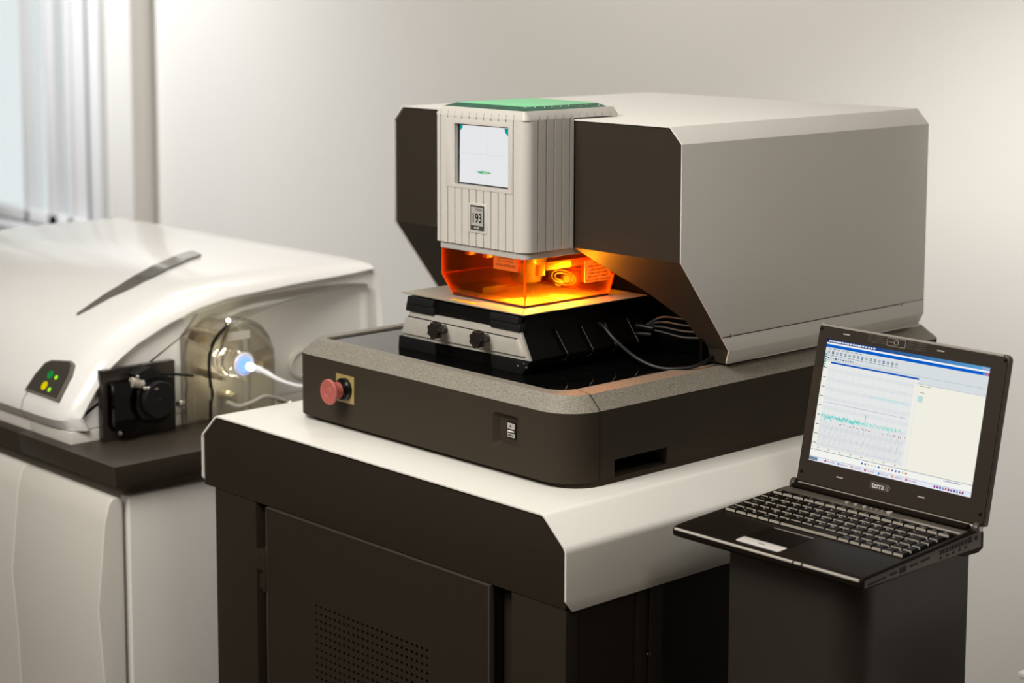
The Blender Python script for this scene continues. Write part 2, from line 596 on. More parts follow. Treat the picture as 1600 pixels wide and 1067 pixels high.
# front skin around the vent
xs = [dx0, vx0, vx1, dx1]
zs = [dz0, vz0, vz1, dz1]
for i in range(3):
    for j in range(3):
        if i == 1 and j == 1:
            continue
        door.add([(xs[i], dy0, zs[j]), (xs[i + 1], dy0, zs[j]), (xs[i + 1], dy0, zs[j + 1]), (xs[i], dy0, zs[j + 1])], [(0, 1, 2, 3)])
door.add([(dx0, dy0, dz0), (dx1, dy0, dz0), (dx1, dy0, dz1), (dx0, dy0, dz1), (dx0, dy1, dz0), (dx1, dy1, dz0), (dx1, dy1, dz1), (dx0, dy1, dz1)],
         [(0, 4, 5, 1), (1, 5, 6, 2), (2, 6, 7, 3), (3, 7, 4, 0)])
dro = build('door', door, CABD, cab)
vent = MB()
hr = 0.0030
for i in range(ncol):
    for j in range(nrow):
        cx, cz = vx0 + (i + .5) * pit, vz0 + (j + .5) * pit
        h = pit / 2
        sq = [(cx + h, cz), (cx + h, cz + h), (cx, cz + h), (cx - h, cz + h), (cx - h, cz), (cx - h, cz - h), (cx, cz - h), (cx + h, cz - h)]
        ci = [(cx + hr * math.cos(PI * k / 4), cz + hr * math.sin(PI * k / 4)) for k in range(8)]
        v = [(p[0], dy0, p[1]) for p in sq] + [(p[0], dy0, p[1]) for p in ci] + [(p[0], dy0 + 0.0025, p[1]) for p in ci]
        f = [(k, (k + 1) % 8, 8 + (k + 1) % 8, 8 + k) for k in range(8)] + [(8 + k, 8 + (k + 1) % 8, 16 + (k + 1) % 8, 16 + k) for k in range(8)]
        vent.add(v, f)
build('vent_grille', vent, CABD, dro)
build('vent_shade', MB().box(vx0, vx1, dy0 + 0.004, dy0 + 0.006, vz0, vz1), VOID, dro)
eg = MB().box(dx0 - 0.001, dx0 + 0.0015, dy0 - 0.0006, dy0 + 0.01, dz0, dz1 + 0.001).box(dx0, dx1, dy0 - 0.0006, dy0 + 0.01, dz1 - 0.0005, dz1 + 0.001)
eg.box(dx1 - 0.0015, dx1 + 0.001, dy0 - 0.0006, dy0 + 0.01, dz0, dz1 + 0.001)
build('door_rim', eg, LAPE, dro, bevel=0.0005)
for z0 in (0.59, 0.0):
    hg = MB().box(-0.628, -0.603, yf - 0.004, yf + 0.026, z0 - 0.032, z0, 0).box(-0.628, -0.607, yf + 0.004, yf + 0.026, z0 - 0.066, z0 - 0.033, 0)
    hg.cyl((-0.604, yf - 0.002, z0 - 0.066), (-0.604, yf - 0.002, z0), 0.004)
    build('hinge', hg, CABD, dro, bevel=0.001)

# ================================================================== LASER ABLATION MACHINE
las = thing('laser_ablation_machine', 'large grey and charcoal laser machine with ribbed head and orange cover on the white bench', 'laser machine', (-0.331, 0.45, T))
bx0, bx1, by0, by1 = -0.660, 0.0, 0.0, 0.905
B0, B1, B2 = 0.800, 0.902, 0.9235
rad = (0.045, 0.060, 0.03, 0.03)
hs = MB().prism(rrect(bx0, bx1, by0, by1, rad, 10), 'z', B0, B1)
cslot = MB().box(-0.05, 0.02, 0.0907, 0.2036, 0.79, 0.8262)
# shallow dished recess for the USB port
uo, ui = rrect(-0.1655, -0.1033, 0.829, 0.8865, 0.008, 5), rrect(-0.1545, -0.1085, 0.838, 0.880, 0.006, 5)
urec = MB().prism(uo, 'y', -0.004, 0.009, pts2=ui)
urec2 = MB().prism([((a[0] * .5 + b[0] * .5), (a[1] * .5 + b[1] * .5)) for a, b in zip(uo, ui)], 'y', -0.004, 0.0)
hous = build('base_housing', hs, DARK, las, cut=[cslot, urec], smooth=30)
build('base_plinth', MB().prism(rrect(bx0 + 0.012, bx1 - 0.0008, by0 + 0.012, by1 - 0.01, 0.05, 6), 'z', T, B0), DARK, las)
build('side_slot_liner', MB().box(-0.049, -0.046, 0.0907, 0.2036, 0.80, 0.8262), VOID, hous)
build('housing_seam', MB().box(-0.0006, 0.0004, 0.0595, 0.0607, B0, B1), BLACK, hous)
# silver trim ring: chamfer, flat, inner drop
tr = MB()
rings = [(0.0, B1, rad), (0.0215, B2, (0.034, 0.045, 0.02, 0.02)), (0.040, B2, (0.006, 0.034, 0.01, 0.01)), (0.0405, 0.9185, (0.006, 0.034, 0.01, 0.01))]
R3 = []
for k, (o, z, r) in enumerate(rings):
    ox1 = o if k < 2 else 0.059
    R3.append([(p[0], p[1], z) for p in rrect(bx0 + o, bx1 - ox1, by0 + o, by1 - o, r, 10)])
nn = len(R3[0])
vs = [p for r in R3 for p in r]
fs = []
for k in range(3):
    for i in range(nn):
        fs.append((k * nn + i, k * nn + (i + 1) % nn, (k + 1) * nn + (i + 1) % nn, (k + 1) * nn + i))
tr.add(vs, fs)
tro = build('silver_trim', tr, TRIM, las, smooth=24)
sm = MB()
sm.add([(0.0006, 0.0595, B1), (0.0006, 0.0610, B1), (-0.0211, 0.0595, B2 + .0005), (-0.0211, 0.0610, B2 + .0005)], [(0, 1, 3, 2)])
sm.add([(-0.0211, 0.0595, B2 + .0005), (-0.0211, 0.0608, B2 + .0005), (-0.059, 0.068, B2 + .0004), (-0.059, 0.0695, B2 + .0004)], [(0, 1, 3, 2)])
build('trim_seam', sm, BLACK, tro)
build('glossy_deck', MB().box(bx0 + 0.030, bx1 - 0.050, by0 + 0.030, by1 - 0.03, 0.9160, 0.9205), GLASSD, las)
# emergency stop
ex, ez = -0.5135, 0.8605
es = bpy.data.objects.new('emergency_stop', None)
COL.objects.link(es)
es.parent = las
build('yellow_plate', MB().box(ex - 0.0235, ex + 0.0225, -0.0015, 0.0, ez - 0.0225, ez + 0.0225), YEL, es, bevel=0.0005)
build('black_collar', MB().lathe([(0.0185, 0), (0.0185, 0.006), (0.0165, 0.0075), (0.0145, 0.0075), (0.0145, 0.014), (0, 0.014)], (ex, -0.0015, ez), (0, -1, 0), 40), BLACKG, es)
lab(build('push_button', MB().lathe([(0.0125, 0.010), (0.0135, 0.016), (0.0138, 0.026), (0.0150, 0.029), (0.0195, 0.0305), (0.0205, 0.032), (0.0205, 0.035), (0.0195, 0.0365), (0.0175, 0.0360), (0.010, 0.0352), (0.0095, 0.0345), (0.0085, 0.0352), (0, 0.0352)], (ex, 0, ez), (0, -1, 0), 48), RED, es, smooth=40), 'faded red mushroom push button')
# usb port
usb = MB().box(-0.139, -0.1196, 0.0075, 0.0092, 0.8475, 0.8725, 0)
usb.box(-0.1372, -0.1214, 0.0068, 0.008, 0.8618, 0.8705, 1).box(-0.1372, -0.1214, 0.0068, 0.008, 0.8495, 0.8555, 1)
usb.box(-0.1362, -0.1226, 0.0060, 0.008, 0.8577, 0.8596, 2)
usb.lathe([(0.0013, 0), (0.0013, 0.0006)], (-0.1305, 0.0068, 0.8662), (0, -1, 0), 12, 0)
usb.box(-0.1355, -0.130, 0.0062, 0.0068, 0.8520, 0.8532, 0)
usb.text('USB', 0.0045, FRONT(-0.1275, 0.0066, 0.8525), 0)
build('usb_port', usb, [BLACK, ALU, WHITE], las)

# upper housing (octagonal box)
XB0, XB1 = -0.668, 0.0
ZT, ZC, ZK, ZL, ZB = 1.299, 1.2743, 1.0985, 0.9515, 0.929
YF, YBK = 0.227, 0.843


def yfz(z):
    if z >= ZK:
        return YF
    if z >= ZL:
        return YF + (ZK - z) / (ZK - ZL) * 0.112
    return YF + 0.112 + (ZL - z) / (ZL - ZB) * 0.008


oct_ = [(XB0 + 0.0235, ZT), (XB1 - 0.0235, ZT), (XB1, ZC), (XB1, ZK), (XB1, 0.975), (XB1, ZL), (XB1 - 0.012, ZB), (XB0 + 0.012, ZB), (XB0, ZL), (XB0, 0.975), (XB0, ZK), (XB0, ZC)]
t2 = 0.002
cx_ = (XB0 + XB1) / 2


def inset(p):
    x, z = p
    return (x - t2 if x > cx_ else x + t2, z - t2 * (1 if z > 1.1 else -1) * (1.0 if (z >= ZT - 1e-4 or z <= ZB + 1e-4) else 0.35))


def shell_part(idx, closed=False, y_back=YBK):
    m = MB()
    P = [oct_[i] for i in idx]
    Q = [inset(p) for p in P]
    vs = []
    for p, q in zip(P, Q):
        y = yfz(p[1])
        vs += [(p[0], y, p[1]), (p[0], y_back, p[1]), (q[0], y, q[1]), (q[0], y_back, q[1])]
    fs = []
    for i in range(len(P) - 1):
        a, b = i * 4, i * 4 + 4
        fs += [(a, a + 1, b + 1, b), (a + 2, b + 2, b + 3, a + 3), (a, b, b + 2, a + 2), (a + 1, a + 3, b + 3, b + 1)]
    k = (len(P) - 1) * 4
    fs += [(0, 2, 3, 1), (k, k + 1, k + 3, k + 2)]
    m.add(vs, fs)
    return m


up = build('upper_housing_cover', shell_part([9, 10, 11, 0, 1, 2, 3, 4]), BOXW, las, bevel=0.0007)
tray = shell_part([4, 5, 6])
tray.v += [tuple(v) for v in shell_part([7, 8, 9]).v]
tray.f += [tuple(i + 12 for i in f) for f in shell_part([7, 8, 9]).f]
tray.m += [0] * len(shell_part([7, 8, 9]).f)
tray.box(XB0 + 0.011, XB1 - 0.011, 0.415, YBK, ZB, ZB + 0.002)
build('upper_housing_tray', tray, BOXW, las, bevel=0.0005)
gap = MB().box(XB1 - 0.0006, XB1 + 0.0004, 0.322, 0.78, 0.9745, 0.9757)
gap.box(XB1 - 0.0006, XB1 + 0.0004, 0.78, YBK, 0.9751, 0.9755).box(XB1 - 0.0006, XB1 + 0.0004, 0.7795, 0.7808, 0.9715, 0.9757).box(XB1 - 0.0006, XB1 + 0.0004, 0.3405, 0.3415, 0.9725, 0.9785)
build('cover_seam', gap, BLACK, up)
build('back_panel', MB().prism([inset(p) for p in oct_], 'y', YBK - 0.003, YBK - 0.001), BOXW, las)
# front dark panel: upper vertical part and sloped arms around the opening
fp = MB()
q = [inset(inset(p)) for p in oct_]
rec = 0.0035


def FP(x, z):
    return (x, yfz(z) + rec, z)


upper = [FP(q[11][0], q[11][1]), FP(q[0][0], q[0][1]), FP(q[1][0], q[1][1]), FP(q[2][0], q[2][1]), FP(q[3][0], ZK), FP(q[10][0], ZK)]
fp.add(upper, [tuple(range(6))])
ox = [(-0.2275, ZK), (-0.172, 1.066), (-0.113, 1.036), (-0.062, 0.995), (-0.052, ZL), (-0.052, ZB)]
ol = [(-0.668 - p[0], p[1]) for p in ox]
for side, pl, xe in ((1, ox, XB1 - 2 * t2), (-1, ol, XB0 + 2 * t2)):
    for i in range(len(pl) - 1):
        a, b = pl[i], pl[i + 1]
        xa = xe - side * (0.012 * max(0, (ZL - a[1]) / (ZL - ZB)))
        xb = xe - side * (0.012 * max(0, (ZL - b[1]) / (ZL - ZB)))
        fp.add([FP(a[0], a[1]), FP(xa, a[1]), FP(xb, b[1]), FP(b[0], b[1])], [(0, 1, 2, 3)])
fpo = build('front_panel', fp, DARK2, las, smooth=15)
md = fpo.modifiers.new('solid', 'SOLIDIFY')
md.thickness = 0.0015
md.offset = 0
# cavity behind the opening
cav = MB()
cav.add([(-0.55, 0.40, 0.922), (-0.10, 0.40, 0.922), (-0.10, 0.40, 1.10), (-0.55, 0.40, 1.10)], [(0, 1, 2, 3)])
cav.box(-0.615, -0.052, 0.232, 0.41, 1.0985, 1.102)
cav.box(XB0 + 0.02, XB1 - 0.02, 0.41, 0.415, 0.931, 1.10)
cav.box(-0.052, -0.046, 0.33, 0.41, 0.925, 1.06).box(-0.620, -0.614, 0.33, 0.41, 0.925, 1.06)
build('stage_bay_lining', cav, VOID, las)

# viewing head
hx0, hx1, hy0, hy1 = -0.434, -0.2245, 0.123, 0.226
gp, gw, gd = 0.0170, 0.0026, 0.0024


def head_plan(x0, x1, y0, y1, r):
    pts = []
    g0 = []
    x = x0 + 0.0125
    while x < x1 - r - 0.004:
        g0.append(x)
        x += gp
    pts.append((x0, y1))
    pts.append((x0, y0 + 0.004))
    pts.append((x0 + 0.004, y0))
    for g in g0:
        pts += [(g - gw / 2, y0), (g - gw / 2 + .0004, y0 + gd), (g + gw / 2 - .0004, y0 + gd), (g + gw / 2, y0)]
    for k in range(9):
        a = -PI / 2 + PI / 2 * k / 8
        pts.append((x1 - r + r * math.cos(a), y0 + r + r * math.sin(a)))
    y = y0 + r + 0.010
    while y < y1 - 0.003:
        pts += [(x1, y - gw / 2), (x1 - gd, y - gw / 2 + .0004), (x1 - gd, y + gw / 2 - .0004), (x1, y + gw / 2)]
        y += gp
    pts.append((x1, y1))
    return pts


hb = bpy.data.objects.new('viewing_head', None)
COL.objects.link(hb)
hb.parent = las
scut = MB().prism([(-0.3885, 1.1935), (-0.2625, 1.1935), (-0.2625, 1.2890), (-0.3885, 1.2890)], 'y', 0.10, 0.1325)
build('ribbed_shell', MB().prism(head_plan(hx0, hx1, hy0, hy1, 0.017), 'z', 1.0985, 1.3012), HEADW, hb, cut=[scut], smooth=40)
# cap with ribs going over the edge and bevel up to the glass
cp = MB()
lo = rrect(hx0, hx1, hy0, 0.327, (0.004, 0.010, 0.006, 0.006), 6)
mi_ = rrect(hx0 + 0.0005, hx1 - 0.0005, hy0 + 0.0005, 0.3265, (0.004, 0.0095, 0.006, 0.006), 6)
hi = rrect(hx0 + 0.0105, hx1 - 0.0065, hy0 + 0.0045, 0.3215, (0.003, 0.004, 0.004, 0.004), 6)
for (a, za, b, zb_) in ((lo, 1.3012, mi_, 1.3045), (mi_, 1.3045, hi, 1.3150)):
    nA = len(a)
    cp.add([(p[0], p[1], za) for p in a] + [(p[0], p[1], zb_) for p in b], [(i, (i + 1) % nA, nA + (i + 1) % nA, nA + i) for i in range(nA)])
cp.add([(p[0], p[1], 1.3012) for p in lo], [tuple(range(len(lo)))])
cp.add([(p[0], p[1], 1.3150) for p in hi], [tuple(range(len(hi)))])
x = hx0 + 0.0125
while x < hx1 - 0.02:
    cp.add([(x - .001, hy0 - .0003, 1.3006), (x + .001, hy0 - .0003, 1.3006), (x + .0007, hy0 + .0012, 1.3088), (x - .0007, hy0 + .0012, 1.3088)], [(0, 1, 2, 3)], 1)
    x += gp
y = hy0 + 0.030
while y < 0.322:
    cp.add([(hx1 + .0003, y - .001, 1.3012), (hx1 + .0003, y + .001, 1.3012), (hx1 - .0010, y + .0007, 1.3078), (hx1 - .0010, y - .0007, 1.3078)], [(0, 1, 2, 3)], 1)
    y += gp
build('head_cap', cp, [HEADW, HEADG], hb, smooth=38)
gl = MB()
g0, g1 = (-0.4225, -0.2320, 0.1285, 0.3205), (-0.4075, -0.2470, 0.1450, 0.3085)
q0 = [(g0[0], g0[2] + .002), (g0[0] + .002, g0[2]), (g0[1] - .002, g0[2]), (g0[1], g0[2] + .002), (g0[1], g0[3] - .016), (g0[1] - .016, g0[3]), (g0[0] + .016, g0[3]), (g0[0], g0[3] - .016)]
q1 = [(g1[0], g1[2] + .002), (g1[0] + .002, g1[2]), (g1[1] - .002, g1[2]), (g1[1], g1[2] + .002), (g1[1], g1[3] - .012), (g1[1] - .012, g1[3]), (g1[0] + .012, g1[3]), (g1[0], g1[3] - .012)]
gl.prism(q0, 'z', 1.3148, 1.3205, 0, pts2=q1, caps=False)
gl.add([(p[0], p[1], 1.3205) for p in q1], [tuple(range(8))], 1)
for k in range(9):
    yy = 0.14 + k * 0.019 + random.uniform(-.004, .004)
    xx = -0.2395 + random.uniform(-.004, .003)
    gl.lathe([(0.0011, 0), (0, 0.0012)], (xx, yy, 1.3182 + (xx + 0.2395) * -0.38), (0, 0, 1), 8, 2)
lab(build('green_glass_lid', gl, [GREEND, GREENG, WHITE], hb, smooth=20), 'bevelled green glass lid')
bz = MB()
fo, fi = rrect(-0.4085, -0.2535, 1.1875, 1.2965, 0.002, 3), rrect(-0.3885, -0.2625, 1.1935, 1.2890, 0.0, 3)
bo = [(-0.4085, 1.1875), (-0.2535, 1.1875), (-0.2535, 1.2965), (-0.4085, 1.2965)]
bi_ = [(-0.3885, 1.1935), (-0.2625, 1.1935), (-0.2625, 1.2890), (-0.3885, 1.2890)]
v = [(p[0], 0.1222, p[1]) for p in bo] + [(p[0], 0.1222, p[1]) for p in bi_] + [(p[0], 0.1255, p[1]) for p in bo] + [(p[0], 0.1255, p[1]) for p in bi_]
bz.add(v, [(i, (i + 1) % 4, 4 + (i + 1) % 4, 4 + i) for i in range(4)] + [(i, (i + 1) % 4, 8 + (i + 1) % 4, 8 + i) for i in range(4)] + [(4 + i, 4 + (i + 1) % 4, 12 + (i + 1) % 4, 12 + i) for i in range(4)])
build('screen_surround', bz, HEADW, hb, bevel=0.0005)
# the head's built-in screen
ds = MB()
S0, S1, U0, U1 = -0.3885, -0.2625, 1.1935, 1.2890
ys = 0.1312
ds.add([(S0, ys, U0), (S1, ys, U0), (S1, ys, U1), (S0, ys, U1)], [(0, 1, 2, 3)], 0)
m_ = 0.0024
ml = 0.0052
ds.add([(S0 + ml - .0015, ys - .0006, U0 + m_), (S1, ys - .0006, U0 + m_ * .8), (S1, ys - .0006, U1 - m_ * .8), (S0 + ml, ys - .0006, U1 - m_)], [(0, 1, 2, 3)], 1)


def dquad(x0, x1, z0, z1, mi):
    ds.add([(x0, ys - .0009, z0), (x1, ys - .0009, z0), (x1, ys - .0009, z1), (x0, ys - .0009, z1)], [(0, 1, 2, 3)], mi)


dquad(S0 + m_, S1, 1.2425, 1.2430, 2)
dquad(-0.3175, -0.3170, U0 + m_, U1 - m_, 2)
ds.add([(S0 + ml, ys - .001, U1 - m_), (S0 + .012, ys - .001, U1 - m_), (S0 + .012, ys - .001, U1 - .006), (S0 + ml, ys - .001, U1 - .0125)], [(0, 1, 2, 3)], 3)
ds.add([(S1 - .017, ys - .001, U1 - m_), (S1, ys - .001, U1 - m_), (S1, ys - .001, U1 - .021), (S1 - .0145, ys - .001, U1 - .0095)], [(0, 1, 2, 3)], 3)
L = []
for k in range(20):
    a = 2 * PI * k / 20
    L.append((-0.3265 + 0.0175 * math.cos(a), ys - .0011, 1.2148 + 0.0022 * math.sin(a) * (1 - 0.55 * abs(math.cos(a)) ** 3) - 0.0006 * math.cos(a) * 0))
ds.add(L, [tuple(range(20))], 4)
ds.add([(p[0] * .5 - .5 * 0.3265 + 0.004, ys - .0012, (p[2] - 1.2148) * .5 + 1.2145) for p in L], [tuple(range(20))], 5)
lab(build('screen', ds, [BLACKG, emis('head_screen_white', (0.80, 0.81, 0.82), 0.98), emis('head_screen_line', (0.60, 0.61, 0.62), 1), TEAL, emis('head_screen_green', (0.04, 0.40, 0.17), 1), emis('head_screen_pale', (0.45, 0.65, 0.38), 1)], hb, fix=False), 'square lit screen with crosshair lines')
# badge
bd = MB()
bd.box(-0.3532, -0.3108, 0.1215, 0.1242, 1.1198, 1.1668, 0)
build('badge_mount', bd, HEADW, hb, bevel=0.0012)
BGD = mat('badge_dark', (0.055, 0.055, 0.050), 0.4)
BGL = mat('badge_light', (0.60, 0.58, 0.54), 0.35, metal=0.3)
bd = MB()
bd.box(-0.3475, -0.3160, 0.1206, 0.1216, 1.1245, 1.1635, 0)
bd.box(-0.3455, -0.3180, 0.1203, 0.1207, 1.1318, 1.1608, 1)
bd.text('193', 0.0205, FRONT(-0.3320, 0.1200, 1.1432) @ Matrix.Diagonal((0.80, 1, 1, 1)), 2, 0.0004)
bd.text('NWR', 0.0062, FRONT(-0.3270, 0.1200, 1.1568), 0)
bd.prism(rrect(-0.3388, -0.3270, 1.1265, 1.1302, 0.0017, 4), 'y', 0.1202, 0.1206, 1)
bd.text('ESI', 0.0036, FRONT(-0.3330, 0.1200, 1.1283), 0)
lab(build('badge', bd, [BGD, BGL, BLACK], hb, fix=False), 'small dark framed badge reading 193')
# skirt
build('head_skirt', MB().prism(rrect(-0.4290, -0.2285, 0.1275, 0.335, (0.003, 0.012, 0.01, 0.003), 6), 'z', 1.0875, 1.0990), HEADG, hb, smooth=40, bevel=0.0008)

# orange safety cover
cv = MB()
cx0, cx1, cy0, cy1 = -0.4275, -0.2310, 0.1290, 0.3250
zt_, zm, zb0 = 1.0880, 1.0450, 1.0165
wt = 0.0030
lev = [(zt_, cx0, cy1), (zm, cx0, cy1), (zb0, cx0 + 0.0255, cy1 - 0.0105)]
for k in range(2):
    (za, xa, ya), (zb_, xb, yb_) = lev[k], lev[k + 1]
    for o, inn in ((0, False), (wt, True)):
        A = [(xa + o, cy0 + o, za), (cx1 - o, cy0 + o, za), (cx1 - o, ya - o, za), (xa + o, ya - o, za)]
        Bq = [(xb + o, cy0 + o, zb_), (cx1 - o, cy0 + o, zb_), (cx1 - o, yb_ - o, zb_), (xb + o, yb_ - o, zb_)]
        cv.add(A + Bq, [(i, (i + 1) % 4, 4 + (i + 1) % 4, 4 + i) for i in range(4)], 0)
z, xa, ya = lev[2]
A = [(xa, cy0, z), (cx1, cy0, z), (cx1, ya, z), (xa, ya, z)]
Bq = [(xa + wt, cy0 + wt, z), (cx1 - wt, cy0 + wt, z), (cx1 - wt, ya - wt, z), (xa + wt, ya - wt, z)]
cv.add(A + Bq, [(i, (i + 1) % 4, 4 + (i + 1) % 4, 4 + i) for i in range(4)], 1)
cov = lab(build('safety_cover', cv, [ORANGE, ORANGE_E], las, smooth=20, fix=True), 'transparent orange safety cover')
# bonded edges glow along the corners
for path, er in (([(cx1 - .0015, cy0 + .0015, zb0), (cx1 - .0015, cy0 + .0015, zt_)], 0.0018),
                 ([(cx0 + .0015, cy0 + .0015, zt_), (cx0 + .0015, cy0 + .0015, zm)], 0.0018),
                 ([(cx0 + .0015, cy0 + .0015, zm), (cx0 + .027, cy0 + .0015, zb0)], 0.0018),
                 ([(cx1 - .0015, cy1 - .0015, zm), (cx1 - .0015, cy1 - .012, zb0)], 0.0020),
                 ([(cx0 + .0015, cy0 + .004, zm), (cx0 + .0015, cy1 - .004, zm)], 0.0012),
                 ([(cx0 + .004, cy1 - .0015, zm), (cx1 - .004, cy1 - .0015, zm)], 0.0012)):
    build('bonded_edge', MB().tube(path, er, 8), ORANGE_E, cov)
sk = MB()
q4 = [(cx0 + .0275, cy0 + .0012), (cx1 - .0012, cy0 + .0012), (cx1 - .0012, cy1 - .0125), (cx0 + .0275, cy1 - .0125)]
q5 = [(cx0 + .0283, cy0 + .0020), (cx1 - .0020, cy0 + .0020), (cx1 - .0020, cy1 - .0133), (cx0 + .0283, cy1 - .0133)]
sk.add([(p[0], p[1], 1.0129) for p in q4] + [(p[0], p[1], zb0) for p in q4] + [(p[0], p[1], 1.0129) for p in q5] + [(p[0], p[1], zb0) for p in q5],
       [(i, (i + 1) % 4, 4 + (i + 1) % 4, 4 + i) for i in range(4)] + [(8 + i, 8 + (i + 1) % 4, 12 + (i + 1) % 4, 12 + i) for i in range(4)])
build('light_block_lip', sk, mat('light_block_dark', (0.05, 0.012, 0.003), 0.5), cov)  # lip added to stop lamp light leaking under the cover
LABO = mat('orange_label_paper', (0.70, 0.115, 0.008), 0.5)
LABT = tinted('tan_label_paper', (0.8, 0.5, 0.2), 0.4, 0.3, body=0.94, body_col=(0.95, 0.66, 0.26))
LTXT = mat('label_print', (0.03, 0.004, 0.002), 0.6)
lb = MB()
lb.box(-0.3020, -0.2470, cy0 - 0.0008, cy0 - 0.0001, 1.0670, 1.0878, 0)
for s_, z_, sz in (('LASER RADIATION', 1.0855, 0.0042), ('VISIBLE AND / OR INVISIBLE', 1.0810, 0.0030), ('AVOID EXPOSURE', 1.0745, 0.0055)):
    lb.text(s_, sz, FRONT(-0.2745, cy0 - 0.0010, z_), 1)
lab(build('warning_label', lb, [LABO, LTXT], cov, fix=False), 'small orange label on the front of the cover')
lb = MB()
pp = rrect(0.2570, 0.3170, 1.0385, 1.0740, 0.003, 4)
lb.prism(pp, 'x', cx1 + 0.0001, cx1 + 0.0009, 0)
for i, s_ in enumerate(('CAUTION', 'VISIBLE AND INVISIBLE', 'LASER RADIATION', 'WHEN OPEN AVOID', 'EXPOSURE TO DIRECT', 'OR SCATTERED RADIATION')):
    lb.text(s_, 0.0044, SIDE(cx1 + 0.0011, 0.287, 1.0695 - i * 0.0056), 1, 0.00015)
lab(build('warning_label', lb, [LABT, LTXT], cov, fix=False), 'tan label on the right side of the cover')
# objective and optics inside the cover
ob = MB().lathe([(0.033, 0.0), (0.033, 0.024), (0.0315, 0.026), (0.0245, 0.0545), (0.0235, 0.056), (0.012, 0.058), (0.012, 0.05), (0, 0.05)], (-0.338, 0.232, 1.0885), (0, 0, -1), 40)
build('objective', ob, mat('objective_steel', (0.16, 0.14, 0.12), 0.3, metal=0.7), las)
build('focus_bracket', MB().box(-0.256, -0.250, 0.174, 0.190, 1.0555, 1.0735), mat('bracket_ivory', (0.65, 0.5, 0.28), 0.4), las, bevel=0.001)
ins = MB().box(-0.256, -0.250, 0.1945, 0.2475, 1.0630, 1.0745)
build('injector_bar', ins, mat('ivory_bar', (0.75, 0.62, 0.35), 0.4), las, bevel=0.002)
build('red_bar', MB().box(-0.2555, -0.2505, 0.248, 0.320, 1.0635, 1.0740), mat('red_bar_paint', (0.55, 0.05, 0.03), 0.4), las, bevel=0.001)
lp = MB()
c0 = Vector((-0.256, 0.236, 1.047))
ax1, ax2 = Vector((0.35, 0.9, -0.25)).normalized() * 0.022, Vector((0, 0.1, 1)).normalized() * 0.011
lp.tube([c0 + ax1 * math.cos(2 * PI * k / 14) + ax2 * math.sin(2 * PI * k / 14) for k in range(14)], 0.0016, 8, closed=True)
lp.tube([c0 + ax1 * .72 * math.cos(2 * PI * k / 14) + ax2 * .6 * math.sin(2 * PI * k / 14) for k in range(14)], 0.0012, 8, closed=True)
build('coiled_gas_line', lp, mat('coil_line', (0.015, 0.011, 0.007), 0.5, spec=0.2), las)
ch = MB().box(-0.408, -0.352, 0.150, 0.205, 1.0155, 1.0285).cyl((-0.41, 0.150, 1.024), (-0.432 + .02, 0.150, 1.03), 0.003)
build('sample_chamber_block', ch, mat('chamber_dark', (0.008, 0.006, 0.005), 0.5, spec=0.2), las, bevel=0.0015)
CLIP = mat('clip_orange', (0.8, 0.45, 0.2), 0.4)
for xx, yy in ((-0.372, 0.135), (-0.330, 0.135)):
    build('cover_clip', MB().box(xx - 0.005, xx + 0.005, yy, yy + 0.012, 1.080, 1.0880), CLIP, las, bevel=0.001)
# the small lamp under the objective that lights the plate
for nm, loc, pw, colr, rr in (('stage_lamp', (-0.268, 0.243, 1.036), 1.7, (1.0, 0.86, 0.55), 0.006), ('stage_lamp_back', (-0.240, 0.2335, 1.046), 1.5, (1.0, 0.82, 0.5), 0.006)):
    ld = bpy.data.lights.new(nm, 'POINT')
    ld.energy = pw
    ld.color = colr
    ld.shadow_soft_size = rr
    lo_ = bpy.data.objects.new(nm, ld)
    COL.objects.link(lo_)
    lo_.location = loc
sdl = spot('objective_lamp', (-0.285, 0.190, 1.058), (-0.268, 0.165, 1.013), 5.0, 125, 0.6, (1.0, 0.88, 0.6), 0.006)
cab_ = MB()
cab_.tube([(-0.190, 0.250, 0.9805), (-0.172, 0.243, 0.978), (-0.150, 0.2433, 0.9619), (-0.120, 0.2551, 0.9386), (-0.09, 0.2664, 0.9260), (-0.06, 0.2771, 0.9245), (-0.035, 0.31, 0.930), (-0.05, 0.39, 0.945)], 0.0030, 10)
build('signal_cable', cab_, CABLEM, las)
cb = MB()
for k in range(4):
    dz = k * 0.008
    cb = MB()
    cb.tube([(-0.18 + k * .006, 0.335, 0.965 + dz * .4), (-0.14, 0.342, 0.962 + dz), (-0.10, 0.350, 0.958 + dz * 1.2), (-0.055, 0.365, 0.962 + dz)], 0.0022, 8)
    build('bay_cable', cb, CABLEM, las)
build('cable_plug', MB().cyl((-0.185, 0.330, 0.968), (-0.155, 0.338, 0.966), 0.0045), BLACKG, las)
build('cable_plug', MB().cyl((-0.185, 0.330, 0.955), (-0.16, 0.338, 0.956), 0.004), BLACKG, las)

# ================================================================== SAMPLE STAGE
stg = thing('sample_stage', 'black and aluminium sample stage with two star knobs under the orange cover', 'sample stage', (-0.335, 0.23, 0.9205))
D0 = 0.9205
sb = MB()
ringz = [(D0, -0.489, -0.197, 0.1005, 0.35), (0.944, -0.481, -0.178, 0.0935, 0.352), (0.985, -0.462, -0.201, 0.0945, 0.352), (1.0075, -0.462, -0.201, 0.0945, 0.352)]
vs, fs = [], []
for (z, a, b, c, d) in ringz:
    vs += [(a, c, z), (b, c, z), (b, d, z), (a, d, z)]
for k in range(3):
    fs += [(k * 4 + i, k * 4 + (i + 1) % 4, k * 4 + 4 + (i + 1) % 4, k * 4 + 4 + i) for i in range(4)]
fs += [(0, 3, 2, 1), (12, 13, 14, 15)]
sb.add(vs, fs)
build('stage_body', sb, mat('stage_black', (0.004, 0.0035, 0.003), 0.5, spec=0.15), stg, bevel=0.001)
